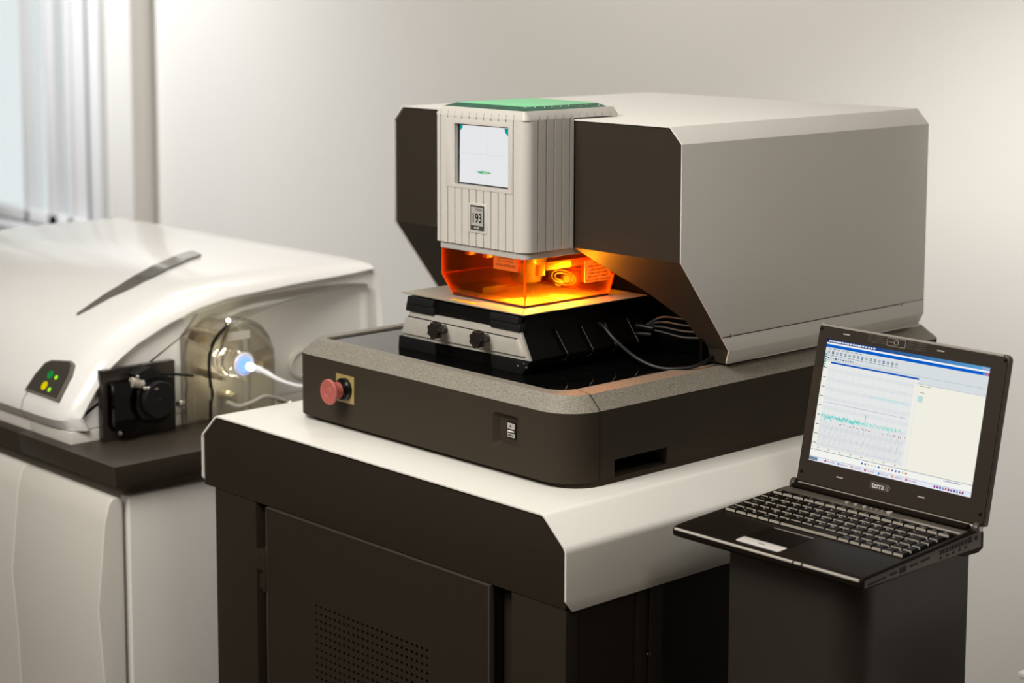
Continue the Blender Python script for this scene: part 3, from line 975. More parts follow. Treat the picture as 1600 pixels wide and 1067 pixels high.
build('top_sheet', MB().prism(rrect(-0.480, -0.191, 0.089, 0.362, 0.003, 4), 'z', 1.0110, 1.0128), PLATE, stg, bevel=0.0005)
st = MB()
st.add([(-0.372, 0.098, 1.0131), (-0.318, 0.098, 1.0131), (-0.314, 0.107, 1.0131), (-0.368, 0.107, 1.0131)], [(0, 1, 2, 3)], 0)
st.text('LASER APERTURE', 0.0055, Matrix.Translation((-0.343, 0.1025, 1.0133)), 1)
lab(build('yellow_sticker', st, [mat('sticker_yellow', (0.85, 0.66, 0.0), 0.5), LTXT], stg, fix=False), 'yellow sticker on the sheet')
pads = MB()
for (a, b, c, d, z0, z1) in ((-0.4625, -0.3985, -0.4625, -0.3985, 0.9972, 1.0085), (-0.4655, -0.397, -0.4655, -0.397, 0.9845, 0.9973), (-0.263, -0.201, -0.263, -0.201, 0.9975, 1.0085), (-0.263, -0.197, -0.263, -0.197, 0.9858, 0.9976)):
    pads = MB() if z0 in (0.9972, 0.9975) else pads
    pads.add([(a, 0.0855, z0), (b, 0.0855, z0), (b, 0.100, z0), (a, 0.100, z0), (c, 0.0875, z1), (d, 0.0875, z1), (d, 0.100, z1), (c, 0.100, z1)],
             [(0, 3, 2, 1), (4, 5, 6, 7), (0, 1, 5, 4), (1, 2, 6, 5), (2, 3, 7, 6), (3, 0, 4, 7)])
    if z0 < 0.99:
        build('top_bracket', pads, PADB, stg, bevel=0.0008)
for (a, b, z0, z1, a1) in ((-0.4895, -0.3955, D0, 0.9415, -0.4835), (-0.263, -0.1945, D0, 0.9425, -0.263)):
    pads = MB()
    pads.add([(a, 0.0895, z0), (b if b > -.3 else b, 0.0895, z0), (b, 0.105, z0), (a, 0.105, z0), (a1, 0.0862, z1), (b + (0.018 if b > -.3 else 0), 0.0862, z1), (b + (0.018 if b > -.3 else 0), 0.105, z1), (a1, 0.105, z1)],
             [(0, 3, 2, 1), (4, 5, 6, 7), (0, 1, 5, 4), (1, 2, 6, 5), (2, 3, 7, 6), (3, 0, 4, 7)])
    build('foot_bracket', pads, PADB, stg, bevel=0.0012)
tz = MB()
fpl = [(-0.4765, 0.9400), (-0.1765, 0.9440), (-0.1985, 0.9860), (-0.4575, 0.9850)]
tz.prism(fpl, 'y', 0.0885, 0.0945)
plate = build('front_plate', tz, ALU, stg, bevel=0.0008)
rp = MB()
rp.prism([(-0.4740, 0.9490), (-0.4725, 0.9468), (-0.1890, 0.9500), (-0.2020, 0.9720), (-0.2045, 0.9738), (-0.4625, 0.9745), (-0.4655, 0.9725)], 'y', 0.0845, 0.0888)
build('raised_panel', rp, ALU, plate, bevel=0.0008)
build('plate_groove', MB().prism([(-0.4735, 0.9468), (-0.186, 0.9500), (-0.186, 0.9491), (-0.4735, 0.9458)], 'y', 0.0872, 0.0880), BLACK, plate)
build('plate_groove', MB().prism([(-0.463, 0.9762), (-0.204, 0.9756), (-0.204, 0.9745), (-0.463, 0.9751)], 'y', 0.0872, 0.0880), BLACK, plate)
kn = mat('knob_black', (0.016, 0.013, 0.011), 0.3)
for kx in (-0.3664, -0.2670):
    k = MB()
    star = []
    for i in range(48):
        a = 2 * PI * i / 48
        r = 0.0128 + 0.0012 * math.cos(7 * a)
        star.append((kx + r * math.cos(a), 0.9680 + r * math.sin(a)))
    k.prism(star, 'y', 0.058, 0.070)
    k.cyl((kx, 0.070, 0.968), (kx, 0.0845, 0.968), 0.0075, 0.0065)
    build('star_knob', k, kn, stg, bevel=0.0011, smooth=40)
SLIP = mat('slot_lit_rim', (0.30, 0.25, 0.17), 0.35, metal=0.8)  # pale metal paints the lit rim of each slot
for i, yc in enumerate((0.1655, 0.2205, 0.2715, 0.322)):
    s_ = MB()
    P = []
    nz = [0.944, 0.952, 0.960, 0.970]
    for k in range(9):
        a = PI * k / 8
        P.append((yc + 0.0045 * math.cos(a), 0.9385 - 0.0045 * math.sin(a)))
    lean = lambda z: -0.0075 * (z - 0.9385) / 0.0405
    P += [(yc - 0.0045 + lean(z), z) for z in nz]
    for k in range(9):
        a = PI + PI * k / 8
        P.append((yc - 0.0075 + 0.0045 * math.cos(a), 0.979 - 0.0045 * math.sin(a)))
    nl = len(P)
    P += [(yc + 0.0045 + lean(z), z) for z in reversed(nz)]
    xs_ = lambda z: -0.1775 - (z - 0.944) / 0.041 * 0.023 if z > .944 else -0.1775 - (0.944 - z) * .8
    lft = [P[8 - k] for k in range(4)][:0] + P[4:9] + P[9:13] + P[13:18]
    rgt = P[4::-1] + P[nl:][::-1] + P[17:22][::-1]
    va = [(xs_(p[1]) + 0.0006, p[0], p[1]) for p in lft] + [(xs_(p[1]) + 0.0006, p[0], p[1]) for p in rgt]
    s_.add(va, [(q, q + 1, len(lft) + q + 1, len(lft) + q) for q in range(min(len(lft), len(rgt)) - 1)])
    sl = build('vent_slot', s_, VOID, stg)
    e_ = MB().tube([(xs_(p[1]) + 0.0008, p[0], p[1]) for p in [P[21]] + P[nl:] + P[0:8]], 0.0005, 6)
    build('slot_lit_edge', e_, SLIP, sl)
for p in ((-0.2025, 0.0885, 0.9345), (-0.188, 0.088, 0.940), (-0.1835, 0.0885, 0.9345)):
    build('corner_screw', MB().lathe([(0.0022, 0), (0.0018, 0.0015), (0, 0.002)], p, (0.3, -1, 0), 10), CHROME, stg)

# ================================================================== LAPTOP
lx, ly, lz, lyaw, lro, lpi = 0.2944, 0.3339, 0.775, 0.0338, 0.012, 0.0312
lap = thing('laptop', 'open black laptop with lit chart screen on the dark pedestal', 'laptop', (lx, ly, lz))
A_ = Vector((1, 0, -lro)); B_ = Vector((0, 1, lpi))
cz, sz_ = math.cos(lyaw), math.sin(lyaw)
rz = Matrix.Rotation(lyaw, 3, 'Z')
A_ = (rz @ A_).normalized(); B_ = (rz @ B_); B_ = (B_ - A_ * B_.dot(A_)).normalized(); C_ = A_.cross(B_)
lap.matrix_world = Matrix(((A_.x, B_.x, C_.x, lx), (A_.y, B_.y, C_.y, ly), (A_.z, B_.z, C_.z, lz), (0, 0, 0, 1)))


def lbuild(name, mb, mats, parent=None, **k):
    return build(name, mb, mats, parent or lap, local=True, **k)


LW, LD = 0.156, 0.2755
prof = [(-LD, -0.0045), (-LD + 0.004, -0.001), (-LD + 0.012, 0.0), (-0.030, 0.0), (-0.018, -0.001), (0.008, -0.002), (0.012, -0.008), (0.012, -0.030), (0.0, -0.034), (-0.035, -0.031), (-0.05, -0.024), (-LD + 0.02, -0.0175), (-LD + 0.004, -0.0155), (-LD, -0.012)]
base = lbuild('base_case', MB().prism(prof, 'x', -LW, LW), [LAP], bevel=0.0022, seg=3, smooth=40)
for fx in (-0.055, 0.055):
    lbuild('rubber_foot', MB().cyl((fx, -0.225, -0.0270), (fx, -0.225, -0.0160), 0.007), BLACK)
    lbuild('rubber_foot', MB().cyl((fx, -0.06, -0.0325), (fx, -0.06, -0.0225), 0.007), BLACK)
# front lip highlight put into a pale strip's colour, and side strip
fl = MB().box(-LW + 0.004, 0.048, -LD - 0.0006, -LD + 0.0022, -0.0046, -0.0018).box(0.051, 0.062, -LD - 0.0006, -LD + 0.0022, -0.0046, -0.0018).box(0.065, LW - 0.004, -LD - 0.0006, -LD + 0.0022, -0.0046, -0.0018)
lbuild('front_edge_highlight', fl, mat('front_edge_highlight_pale', (0.62, 0.58, 0.52), 0.3), base, bevel=0.0006)
sd = MB().prism([(-LD + 0.006, -0.0035), (0.004, -0.0035), (0.004, -0.026), (-0.04, -0.0235), (-LD + 0.006, -0.0135)], 'x', LW - 0.0004, LW + 0.0008)
lbuild('side_panel', sd, LAPE, base, bevel=0.0004)
for (a, b, c, d) in ((-0.262, -0.222, -0.0120, -0.0095), (-0.214, -0.198, -0.0115, -0.0085), (-0.192, -0.177, -0.0145, -0.0065), (-0.169, -0.150, -0.0115, -0.0090), (-0.143, -0.122, -0.0115, -0.0085), (-0.030, -0.020, -0.0135, -0.0055)):
    lbuild('side_port', MB().box(LW + 0.0004, LW + 0.0012, a, b, c, d), BLACK, base)
lbuild('audio_jack', MB().lathe([(0.003, 0), (0.003, 0.0012)], (LW + 0.0002, -0.009, -0.0105), (1, 0, 0), 14), BLACK, base)
for k in range(9):
    lbuild('vent_slit', MB().box(LW + 0.0004, LW + 0.0012, -0.098 + k * 0.0075, -0.0935 + k * 0.0075, -0.0125, -0.006), BLACK, base)
    if k % 2 == 0:
        lbuild('vent_slit', MB().box(LW + 0.0004, LW + 0.0012, -0.098 + k * 0.0075, -0.092 + k * 0.0075, -0.0185, -0.0155), BLACK, base)
# silver strip above the keyboard, media buttons
lbuild('keyboard_top_strip', MB().box(-0.152, 0.152, -0.0425, -0.0225, 0.0, 0.0012), mat('strip_bronze', (0.17, 0.15, 0.12), 0.3, metal=0.5), base, bevel=0.0005)
lbuild('strip_accent', MB().box(0.062, 0.150, -0.0425, -0.0365, 0.0012, 0.0018), SILV, base, bevel=0.0003)
lbuild('hinge_cover', MB().box(-0.147, 0.147, -0.019, -0.006, 0.0, 0.0055), LAP, base, bevel=0.0022, seg=3)
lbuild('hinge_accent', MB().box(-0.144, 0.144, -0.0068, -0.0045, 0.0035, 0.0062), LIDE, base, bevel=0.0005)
for i, bxp in enumerate((-0.0412, -0.0262, -0.0112, 0.0000, 0.0090, 0.0180)):
    r = 0.0033 if i < 3 else 0.0014
    lbuild('media_button', MB().lathe([(r, 0), (r * .9, 0.0012), (0, 0.0016)], (bxp, -0.0285, 0.0012), (0, 0, 1), 16), SILV, base)
lbuild('power_button', MB().lathe([(0.005, 0), (0.0047, 0.0016), (0.0035, 0.0021), (0, 0.0021)], (0.0300, -0.0280, 0.0012), (0, 0, 1), 20), SILV, base)
# touch pad
lbuild('touchpad', MB().box(-0.0545, 0.0175, -0.2400, -0.1890, 0.0, 0.0003), mat('touchpad_black', (0.005, 0.0042, 0.0035), 0.35, spec=0.03), base)
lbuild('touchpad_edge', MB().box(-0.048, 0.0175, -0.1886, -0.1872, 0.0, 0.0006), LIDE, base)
tb = MB().prism(rrect(-0.0545, 0.0175, -0.2650, -0.2450, 0.003, 4), 'z', 0.0, 0.0010)
tb.box(-0.0245, -0.0110, -0.2570, -0.2545, 0.0009, 0.0013, 1)
lbuild('touchpad_button', tb, [mat('touch_button_silver', (0.78, 0.76, 0.74), 0.3, metal=0.2), LAPE], base, bevel=0.0003)
# keyboard
kb = bpy.data.objects.new('keyboard', None)
COL.objects.link(kb)
kb.parent = lap
ukey = 0.0196
rows = [
    (-0.0500, 0.0125, [('ESC', .8)] + [('F%d' % k, .86) for k in range(1, 13)] + [('NUM', .8), ('PRT', .8), ('DEL', .84)]),
    (-0.0712, 0.0185, [('^', .7)] + [(c, 1) for c in '1234567890'] + [('ß', 1), ('´', 1), ('<', 1.75), ('^', .8)]),
    (-0.0917, 0.0185, [('TAB', 1.2)] + [(c, 1) for c in 'QWERTZUIOP'] + [('Ü', 1), ('+', 1), ('~', 1.25), ('v', .8)]),
    (-0.1122, 0.0185, [('CAPS', 1.45)] + [(c, 1) for c in 'ASDFGHJKL'] + [('Ö', 1), ('Ä', 1), ('#', 1), ('<', 1.0), ('-', .8)]),
    (-0.1327, 0.0185, [('^', 1.05), ('<', 1)] + [(c, 1) for c in 'YXCVBNM'] + [(',', 1), ('.', 1), ('-', 1), ('^', 1.4), ('^', 1.0), ('+', .8)]),
    (-0.1532, 0.0185, [('STRG', 1), ('FN', 1), ('#', 1), ('ALT', 1), ('|', 1), ('', 4.95), ('ALT', 1), ('#', .9), ('STRG', .9), ('<', .85), ('v', .9), ('>', .85)]),
]
for (ry, dep, ks) in rows:
    tot = sum(w for _, w in ks)
    sc_k = 0.296 / tot
    x = -0.148
    for (c, w) in ks:
        wd = w * sc_k
        a, b, y1, y0 = x + 0.0007, x + wd - 0.0007, ry, ry - dep
        g = 0.0013
        k = MB()
        k.add([(a, y0, 0.0004), (b, y0, 0.0004), (b, y1, 0.0004), (a, y1, 0.0004), (a + g * .8, y0 + g, 0.0038), (b - g * .8, y0 + g, 0.0038), (b - g * .8, y1 - g * .5, 0.0038), (a + g * .8, y1 - g * .5, 0.0038)],
              [(4, 5, 6, 7), (1, 2, 6, 5), (2, 3, 7, 6), (3, 0, 4, 7)], 0)
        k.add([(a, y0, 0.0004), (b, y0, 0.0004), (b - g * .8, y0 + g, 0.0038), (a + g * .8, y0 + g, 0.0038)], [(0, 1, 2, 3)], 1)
        if c:
            k.text(c, 0.0062 if len(c) == 1 else 0.0034, Matrix.Translation(((a + g + 0.0032) if len(c) == 1 else (a + b) / 2, (y0 + y1) / 2 + .0022 * (len(c) == 1), 0.00400)), 2)
        lbuild('key', k, [KEYM, KEYF, KEYL], kb, fix=False)
        x += wd
lbuild('key_well', MB().box(-0.1495, 0.1495, -0.1735, -0.0480, 0.0001, 0.0006), VOID, kb)
# screen lid
tl = 0.2369
lid = bpy.data.objects.new('screen_lid', None)
COL.objects.link(lid)
lid.parent = lap
lid.matrix_local = Matrix.Translation((0.0045, 0.0, -0.0007)) @ Matrix.Rotation(PI / 2 - tl, 4, 'X')
# lid frame: X right, Y up along lid, Z towards the keyboard side (front)
HW, HH = 0.1582, 0.2401
lo_ = rrect(-HW, HW, 0.004, HH, (0.004, 0.004, 0.008, 0.008), 6)
lbuild('lid_shell', MB().prism(lo_, 'z', -0.0105, -0.0005), [LAPE], lid, bevel=0.0018, seg=3, smooth=40)
lbuild('lid_top_highlight', MB().box(-HW + .004, HW - .009, HH - 0.0034, HH - 0.0002, -0.0030, 0.0014), LIDE, lid, bevel=0.0004)
SX0, SX1, SY0, SY1 = -0.1361 - 0.0045, 0.1361 - 0.0045, 0.0391, 0.2189
xs = [-HW + .0025, SX0, SX1, HW - .0025]
zs = [0.006, SY0, SY1, HH - .0025]
bz = MB()
outl = rrect(-HW + 0.0022, HW - 0.0022, 0.006, HH - 0.0034, (0.003, 0.003, 0.007, 0.007), 6)
hole = MB().box(SX0, SX1, SY0, SY1, -0.01, 0.01)
lbuild('bezel', MB().prism(outl, 'z', -0.0012, 0.0012), [LAPM], lid, cut=[hole], bevel=0.0)
BMPM = mat('bumper_grey', (0.42, 0.39, 0.34), 0.5)
for (a, b) in ((-0.1075, 0.2295), (0.0515, 0.2295), (-0.0820, 0.0240), (0.0560, 0.0240)):
    lbuild('rubber_bumper', MB().box(a - 0.0058, a + 0.0058, b - 0.0010, b + 0.0010, 0.0010, 0.0024), BMPM, lid, bevel=0.0004)
for (a, b) in ((-0.1525, 0.2320), (0.1525, 0.2320), (-0.1500, 0.020), (0.150, 0.020)):
    lbuild('lid_screw', MB().lathe([(0.0026, 0), (0.0022, 0.0009), (0, 0.0011)], (a, b, 0.0011), (0, 0, 1), 14), KEYM, lid)
wc = MB()


def wl(x0, x1, y0, y1):
    wc.box(x0, x1, y0, y1, 0.0011, 0.0017)


wcx, wcy = -0.0225, 0.2300
for (x0, x1, y0, y1) in ((wcx - .0155, wcx + .0155, wcy + .0052, wcy + .0059), (wcx - .0155, wcx + .0155, wcy - .0059, wcy - .0052), (wcx - .0155, wcx - .0148, wcy - .0059, wcy + .0059), (wcx + .0148, wcx + .0155, wcy - .0059, wcy + .0059), (wcx - .013, wcx - .003, wcy - .0003, wcy + .0003)):
    wl(x0, x1, y0, y1)
for k in range(4):
    wl(wcx - .048, wcx - .018, wcy - .0045 + k * .003, wcy - .0043 + k * .003)
    wl(wcx + .018, wcx + .050, wcy - .0045 + k * .003, wcy - .0043 + k * .003)
wc.tube([(wcx + .0035 * math.cos(2 * PI * k / 12), wcy + .0035 * math.sin(2 * PI * k / 12), 0.0014) for k in range(12)], 0.0006, 6, closed=True)
lbuild('webcam', wc, mat('webcam_line', (0.33, 0.30, 0.25), 0.5), lid)
lg = MB().box(-0.0305, 0.0015, 0.0190, 0.0305, 0.0011, 0.0014, 0)
lg.text('terra', 0.0118, Matrix.Translation((-0.0165, 0.0250, 0.0017)) @ Matrix.Diagonal((0.85, 1, 1, 1)), 1, 0.00015)
lg.tube([(0.0000 + .0035 * math.cos(2 * PI * k / 12), 0.0248 + .0035 * math.sin(2 * PI * k / 12), 0.0016) for k in range(12)], 0.0005, 5, mi=2, closed=True)
lg.text('t', 0.0095, Matrix.Translation((0.0000, 0.0248, 0.0019)), 2)
lab(lbuild('maker_logo', lg, [mat('logo_plate', (0.06, 0.05, 0.045), 0.4), mat('logo_white', (0.8, 0.78, 0.73), 0.4), mat('logo_grey', (0.3, 0.28, 0.25), 0.4)], lid, fix=False), 'small logo plate reading terra')
# display picture
dm = MB()
cols = []
z_ = [-0.0008]
WD_, HD_ = SX1 - SX0, SY1 - SY0


def px(x0, y0, x1, y1, c, lv=1):
    zz = 0.0001 + 0.00006 * lv
    a, b = SX0 + x0 * WD_, SX0 + x1 * WD_
    p, r = SY1 - y1 * HD_, SY1 - y0 * HD_
    dm.add([(a, p, zz), (b, p, zz), (b, r, zz), (a, r, zz)], [(0, 1, 2, 3)])
    cols.append(c)


def s2l(c):
    return tuple(((v / 255) / 12.92 if v / 255 <= 0.04045 else ((v / 255 + 0.055) / 1.055) ** 2.4) for v in c)


px(0, 0, 1, 1, s2l((243, 241, 228)), 0)
for k in range(20):
    t = k / 20
    c = (8 + 90 * t, 30 + 140 * t, 95 + 125 * t)
    px(t, 0, t + .05, .028, s2l(c))
xx = .012
random.seed(3)
while xx < .30:
    w = random.uniform(.006, .016)
    px(xx, .008, xx + w, .021, s2l((225, 230, 240)), 2)
    xx += w + random.uniform(.002, .006)
px(0, .028, 1, .042, s2l((245, 247, 250)))
px(0, .042, 1, .067, s2l((10, 95, 200)))
px(0, .067, 1, .225, s2l((218, 224, 226)))
px(0, .165, 1, .168, s2l((170, 185, 200)), 2)
px(0, .222, 1, .225, s2l((170, 185, 200)), 2)
for k in range(8):
    px(.02 + k * .028, .076, .036 + k * .028, .083, s2l((150, 150, 155)), 2)
ic = [(130, 140, 150), (90, 95, 110), (150, 160, 165), (70, 100, 160), (120, 125, 130), (80, 120, 110), (150, 150, 140), (60, 110, 170), (40, 90, 160), (120, 160, 120)]
for k in range(17):
    x = .015 + k * .027
    px(x, .096, x + .013, .118, s2l(ic[k % 10]), 2)
    px(x + .003, .101, x + .009, .112, s2l((200, 210, 215)), 3)
    px(x - .003, .128, x + .016, .134, s2l((150, 155, 160)), 2)
for k in range(11):
    px(.02 + k * .016, .147, .029 + k * .016, .158, s2l((60, 70, 75) if k % 3 == 0 else (140, 165, 180)), 2)
for k in range(6):
    px(.001, .12 + k * .02, .012, .132 + k * .02, s2l((30, 130, 110) if k % 2 else (90, 160, 160)), 3)
# chart window
px(0, .185, .60, .93, s2l((240, 240, 232)), 2)
px(.045, .180, .60, .194, s2l((15, 85, 190)), 3)
px(.035, .20, .575, .88, s2l((232, 235, 233)), 3)
for k in range(14):
    px(.035 + k * .0415, .20, .0358 + k * .0415, .88, s2l((205, 210, 216)), 4)
for k in range(9):
    px(.035, .235 + k * .077, .575, .2362 + k * .077, s2l((200, 205, 214)), 4)
    px(.008, .232 + k * .077, .028, .238 + k * .077, s2l((120, 120, 115)), 4)
    px(.035, .238 + k * .077, .575, .262 + k * .077, s2l((225, 229, 231)), 3.5)
for k in range(60):
    x = .036 + k * .0088
    t = random.random()
    px(x, .645 + random.uniform(0, .02), x + .0014, .865, s2l((172, 174, 190) if k % 4 == 0 else (196, 198, 206)), 5)
for k in range(150):
    x = .035 + k * .0034
    y = .612 - .0 * k + random.uniform(-.012, .016)
    dens = 1 if k < 75 else .6
    if random.random() < dens:
        px(x, y, x + .0042, y + random.uniform(.008, .030), s2l(random.choice([(70, 205, 190), (120, 215, 210), (150, 225, 225), (95, 210, 200)]) if k < 80 else random.choice([(160, 225, 215), (120, 215, 200), (180, 225, 220)])), 6)
for k in range(26):
    x = random.uniform(.14, .57)
    px(x, .66 + random.uniform(-.005, .01), x + .003, .668 + random.uniform(0, .01), s2l((175, 100, 110)), 6)
for k in range(52):
    x = .035 + k * .0101
    px(x, .5095 + random.uniform(-.001, .001), x + .0102, .5125, s2l((160, 155, 205)), 6)
px(.31, .395, .55, .399, s2l((165, 225, 225)), 6)
px(.36, .404, .56, .407, s2l((190, 228, 228)), 6)
px(.313, .55, .317, .615, s2l((90, 200, 185)), 6)
for k in range(8):
    px(.04 + k * .07, .885, .052 + k * .07, .890, s2l((130, 130, 135)), 6)
px(0, .905, 1, .9085, s2l((90, 110, 150)), 6)
px(0, .9085, 1, .962, s2l((246, 246, 240)), 5)
for k in range(14):
    x = .33 + k * .021
    px(x, .925, x + .011, .940, s2l([(60, 110, 190), (70, 130, 200), (220, 200, 150), (200, 120, 120), (100, 130, 190)][k % 5]) if k not in (3, 4, 6) else s2l((215, 215, 210)), 7)
px(.83, .918, .93, .924, s2l((120, 140, 175)), 7)
px(.60, .225, .602, .905, s2l((225, 225, 218)), 6)
px(.61, .235, .675, .240, s2l((165, 160, 150)), 6)
px(.615, .285, .645, .290, s2l((165, 160, 150)), 6)
px(.61, .315, .64, .365, s2l((190, 222, 222)), 6)
px(0, .962, 1, 1, s2l((232, 234, 244)), 6)
px(0, .962, 1, .965, s2l((150, 170, 210)), 7)
px(.0, .968, .055, .995, s2l((120, 140, 160)), 7)
for k in range(7):
    x = .10 + k * .085
    px(x, .972, x + .012, .988, s2l([(210, 70, 80), (70, 130, 190), (230, 150, 60)][k % 3]), 7)
    px(x + .016, .977, x + .065, .984, s2l((190, 170, 190)), 7)
for k in range(11):
    x = .78 + k * .0165
    px(x, .971, x + .011, .989, s2l([(90, 60, 170), (190, 60, 90), (60, 90, 180), (120, 150, 200), (200, 100, 60)][k % 5]), 7)
px(.955, .004, .995, .024, s2l((150, 175, 205)), 3)
px(.962, .044, .978, .064, s2l((90, 150, 220)), 3)
px(.980, .044, .994, .064, s2l((225, 110, 110)), 3)
dsp = lbuild('display', dm, emis_attr('laptop_picture', 0.97), lid, fix=False)
ca = dsp.data.color_attributes.new('Col', 'FLOAT_COLOR', 'CORNER')
for p, c in zip(dsp.data.polygons, cols):
    for li in p.loop_indices:
        ca.data[li].color = (*c, 1)
lab(dsp, 'lit screen showing a chart program')
# hinges
for sx_ in (-1, 1):
    h = MB().cyl((sx_ * 0.150, -0.0015, 0.0005), (sx_ * 0.1575, -0.0015, 0.0005), 0.0082, n=28)
    h.cyl((sx_ * 0.1575, -0.0015, 0.0005), (sx_ * 0.1590, -0.0015, 0.0005), 0.0045, n=20, mi=1)
    lbuild('hinge', h, [LAPE, SILV], bevel=0.0007, smooth=40)

# ================================================================== PEDESTAL
ped = thing('pedestal', 'dark brown rounded pedestal column carrying the laptop', 'pedestal', (0.316, 0.24, FL))
PX0, PX1, PY0, PY1 = 0.206, 0.418, 0.105, 0.372
build('column', MB().prism(rrect(PX0, PX1, PY0, PY1, (0.004, 0.05, 0.01, 0.01), 10), 'z', FL, 0.7395), mat('pedestal_brown', (0.030, 0.025, 0.020), 0.42, spec=0.45), ped, smooth=30)

# white cupboard corner at lower right
cup = thing('white_cupboard', 'low white cupboard at the lower right edge behind the pedestal', 'cupboard', (0.75, 0.55, FL))
build('carcass', MB().box(0.5325, 1.0, 0.321, 0.80, FL, 0.592), OFFWHITE, cup, bevel=0.001)
build('worktop', MB().box(0.5300, 1.002, 0.3185, 0.802, 0.592, 0.5985), WHITE, cup, bevel=0.001)

# ================================================================== MASS SPECTROMETER (left)
ms = thing('mass_spectrometer', 'white mass spectrometer with curved hood and glowing torch left of the bench', 'mass spectrometer', (-1.5, 0.4, FL))
# lower cabinet
lf = [(-0.162, 0.6200), (-0.172, 0.6275), (-0.182, 0.6270), (-0.190, 0.6180), (-0.199, 0.5850), (-0.2155, 0.4350), (-0.2065, 0.305), (-0.196, FL + 0.05), (-0.162, FL + 0.05)]
for k, (a, b) in enumerate(((-1.2375, -0.934), (-2.10, -1.2395))):
    build('front_panel', MB().prism(lf, 'x', a, b), OFFWHITE, ms, bevel=0.003, seg=3, smooth=40)
build('side_panel', MB().box(-0.96, -0.930, -0.1535, 0.78, FL + 0.05, 0.6240), WHITE, ms, bevel=0.006, seg=3)  # whiter coat than the front panels, makes up for missing side light
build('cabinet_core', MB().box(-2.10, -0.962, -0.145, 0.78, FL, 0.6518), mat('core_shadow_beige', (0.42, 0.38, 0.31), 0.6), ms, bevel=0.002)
deck = MB().prism([(-2.1, -0.194), (-0.901, -0.194), (-0.901, 0.80), (-2.1, 0.80)], 'z', 0.690, 0.6915)
dk = MB()
o1 = [(-2.12, -0.197), (-0.900, -0.197), (-0.900, 0.80), (-2.12, 0.80)]
o0 = [(-2.12, -0.190), (-0.907, -0.190), (-0.907, 0.80), (-2.12, 0.80)]
dk.prism(o0, 'z', 0.652, 0.6905, pts2=o1)
build('worktop_slab', dk, mat('deck_dark_brown', (0.040, 0.032, 0.024), 0.4, spec=0.35), ms, bevel=0.0016, cut=[MB().box(-1.2405, -1.2395, -0.3, -0.12, 0.64, 0.70)])
# hood base band
hbnd = MB().box(-1.2325, -1.086, -0.1735, 0.534, 0.6907, 0.7135).box(-2.06, -1.2345, -0.1735, 0.534, 0.6907, 0.7135)
build('hood_base_band', hbnd, OFFWHITE, ms, bevel=0.0015)
PR = [(-.178, .7150), (-.190, .733), (-.187, .752), (-.172, .776), (-.156, .80), (-.123, .842), (-.09, .866), (-.056, .886), (.01, .915), (.081, .9385), (.15, .9515), (.2245, .9565), (.30, .9575), (.376, .957), (.455, .9565), (.492, .956), (.512, .950), (.526, .930), (.536, .86), (.541, .79), (.543, .7150)]


def offset(P, d):
    out = []
    for i, p in enumerate(P):
        a, b = P[max(i - 1, 0)], P[min(i + 1, len(P) - 1)]
        t = Vector((b[0] - a[0], b[1] - a[1])).normalized()
        nrm = Vector((t.y, -t.x))       # points inwards/down for this ordering
        dd = d * max(0.4, min(1.0, 1.0 - 0.6 * (i - (len(P) - 10)) / 5))
        if i in (0, len(P) - 1):
            out.append((p[0] + (d if i == 0 else -d * 0.4), p[1]))
        else:
            out.append((p[0] + nrm.x * dd, p[1] + nrm.y * dd))
    return out


stn = [(-2.06, 0.03), (-2.04, 0.008), (-2.01, 0.0), (-1.245, 0.0), (-1.16, 0.0), (-1.122, 0.002), (-1.100, 0.007), (-1.085, 0.015), (-1.0765, 0.026), (-1.0735, 0.031), (-1.0745, 0.034), (-1.083, 0.040), (-1.086, 0.041)]
hd = MB()
nP = len(PR)
vs = []
for (x, d) in stn:
    vs += [(x, p[0], p[1]) for p in offset(PR, d)]
fs = []
for i in range(len(stn) - 1):
    for k in range(nP - 1):
        fs.append((i * nP + k, i * nP + k + 1, (i + 1) * nP + k + 1, (i + 1) * nP + k))
hd.add(vs, fs)
hd.add(vs[:nP], [tuple(range(nP))])
hd.add(vs[-nP:], [tuple(range(nP))])
hood = build('curved_hood', hd, HOODW, ms, smooth=35)


def hoodz(y, lift=0.0):
    P = PR
    for i in range(1, len(P) - 1):
        if P[i][0] <= y <= P[i + 1][0]:
            t = (y - P[i][0]) / (P[i + 1][0] - P[i][0])
            return P[i][1] + (P[i + 1][1] - P[i][1]) * t + lift
    return P[-1][1]


# hood seam
sv = MB()
seam = [(-1.2385, p[0], p[1]) for p in PR[:4]]
for i in range(len(seam) - 1):
    a, b = seam[i], seam[i + 1]
    sh_ = 0.012 * i
    sh2 = 0.012 * (i + 1)
    nrm = Vector((0, -(b[2] - a[2]), (b[1] - a[1]))).normalized() * 0.0008
    sv.add([(a[0] + sh_ * .3, a[1] + nrm.y, a[2] + nrm.z), (a[0] + .0016 + sh_ * .3, a[1] + nrm.y, a[2] + nrm.z), (b[0] + .0016 + sh2 * .3, b[1] + nrm.y, b[2] + nrm.z), (b[0] + sh2 * .3, b[1] + nrm.y, b[2] + nrm.z)], [(0, 1, 2, 3)])
build('hood_seam', sv, mat('seam_shadow', (0.20, 0.18, 0.15), 0.8), hood)
# blade shaped handle
edgeL = [(-1.2625, -0.0560), (-1.270, 0.004), (-1.281, 0.060), (-1.302, 0.115), (-1.335, 0.180), (-1.375, 0.243), (-1.396, 0.281), (-1.393, 0.290)]
edgeR = [(-1.2605, -0.0540), (-1.249, 0.010), (-1.243, 0.062), (-1.254, 0.115), (-1.281, 0.172), (-1.316, 0.228), (-1.336, 0.262), (-1.344, 0.276)]
hn = MB()
vs = []
NS = 40


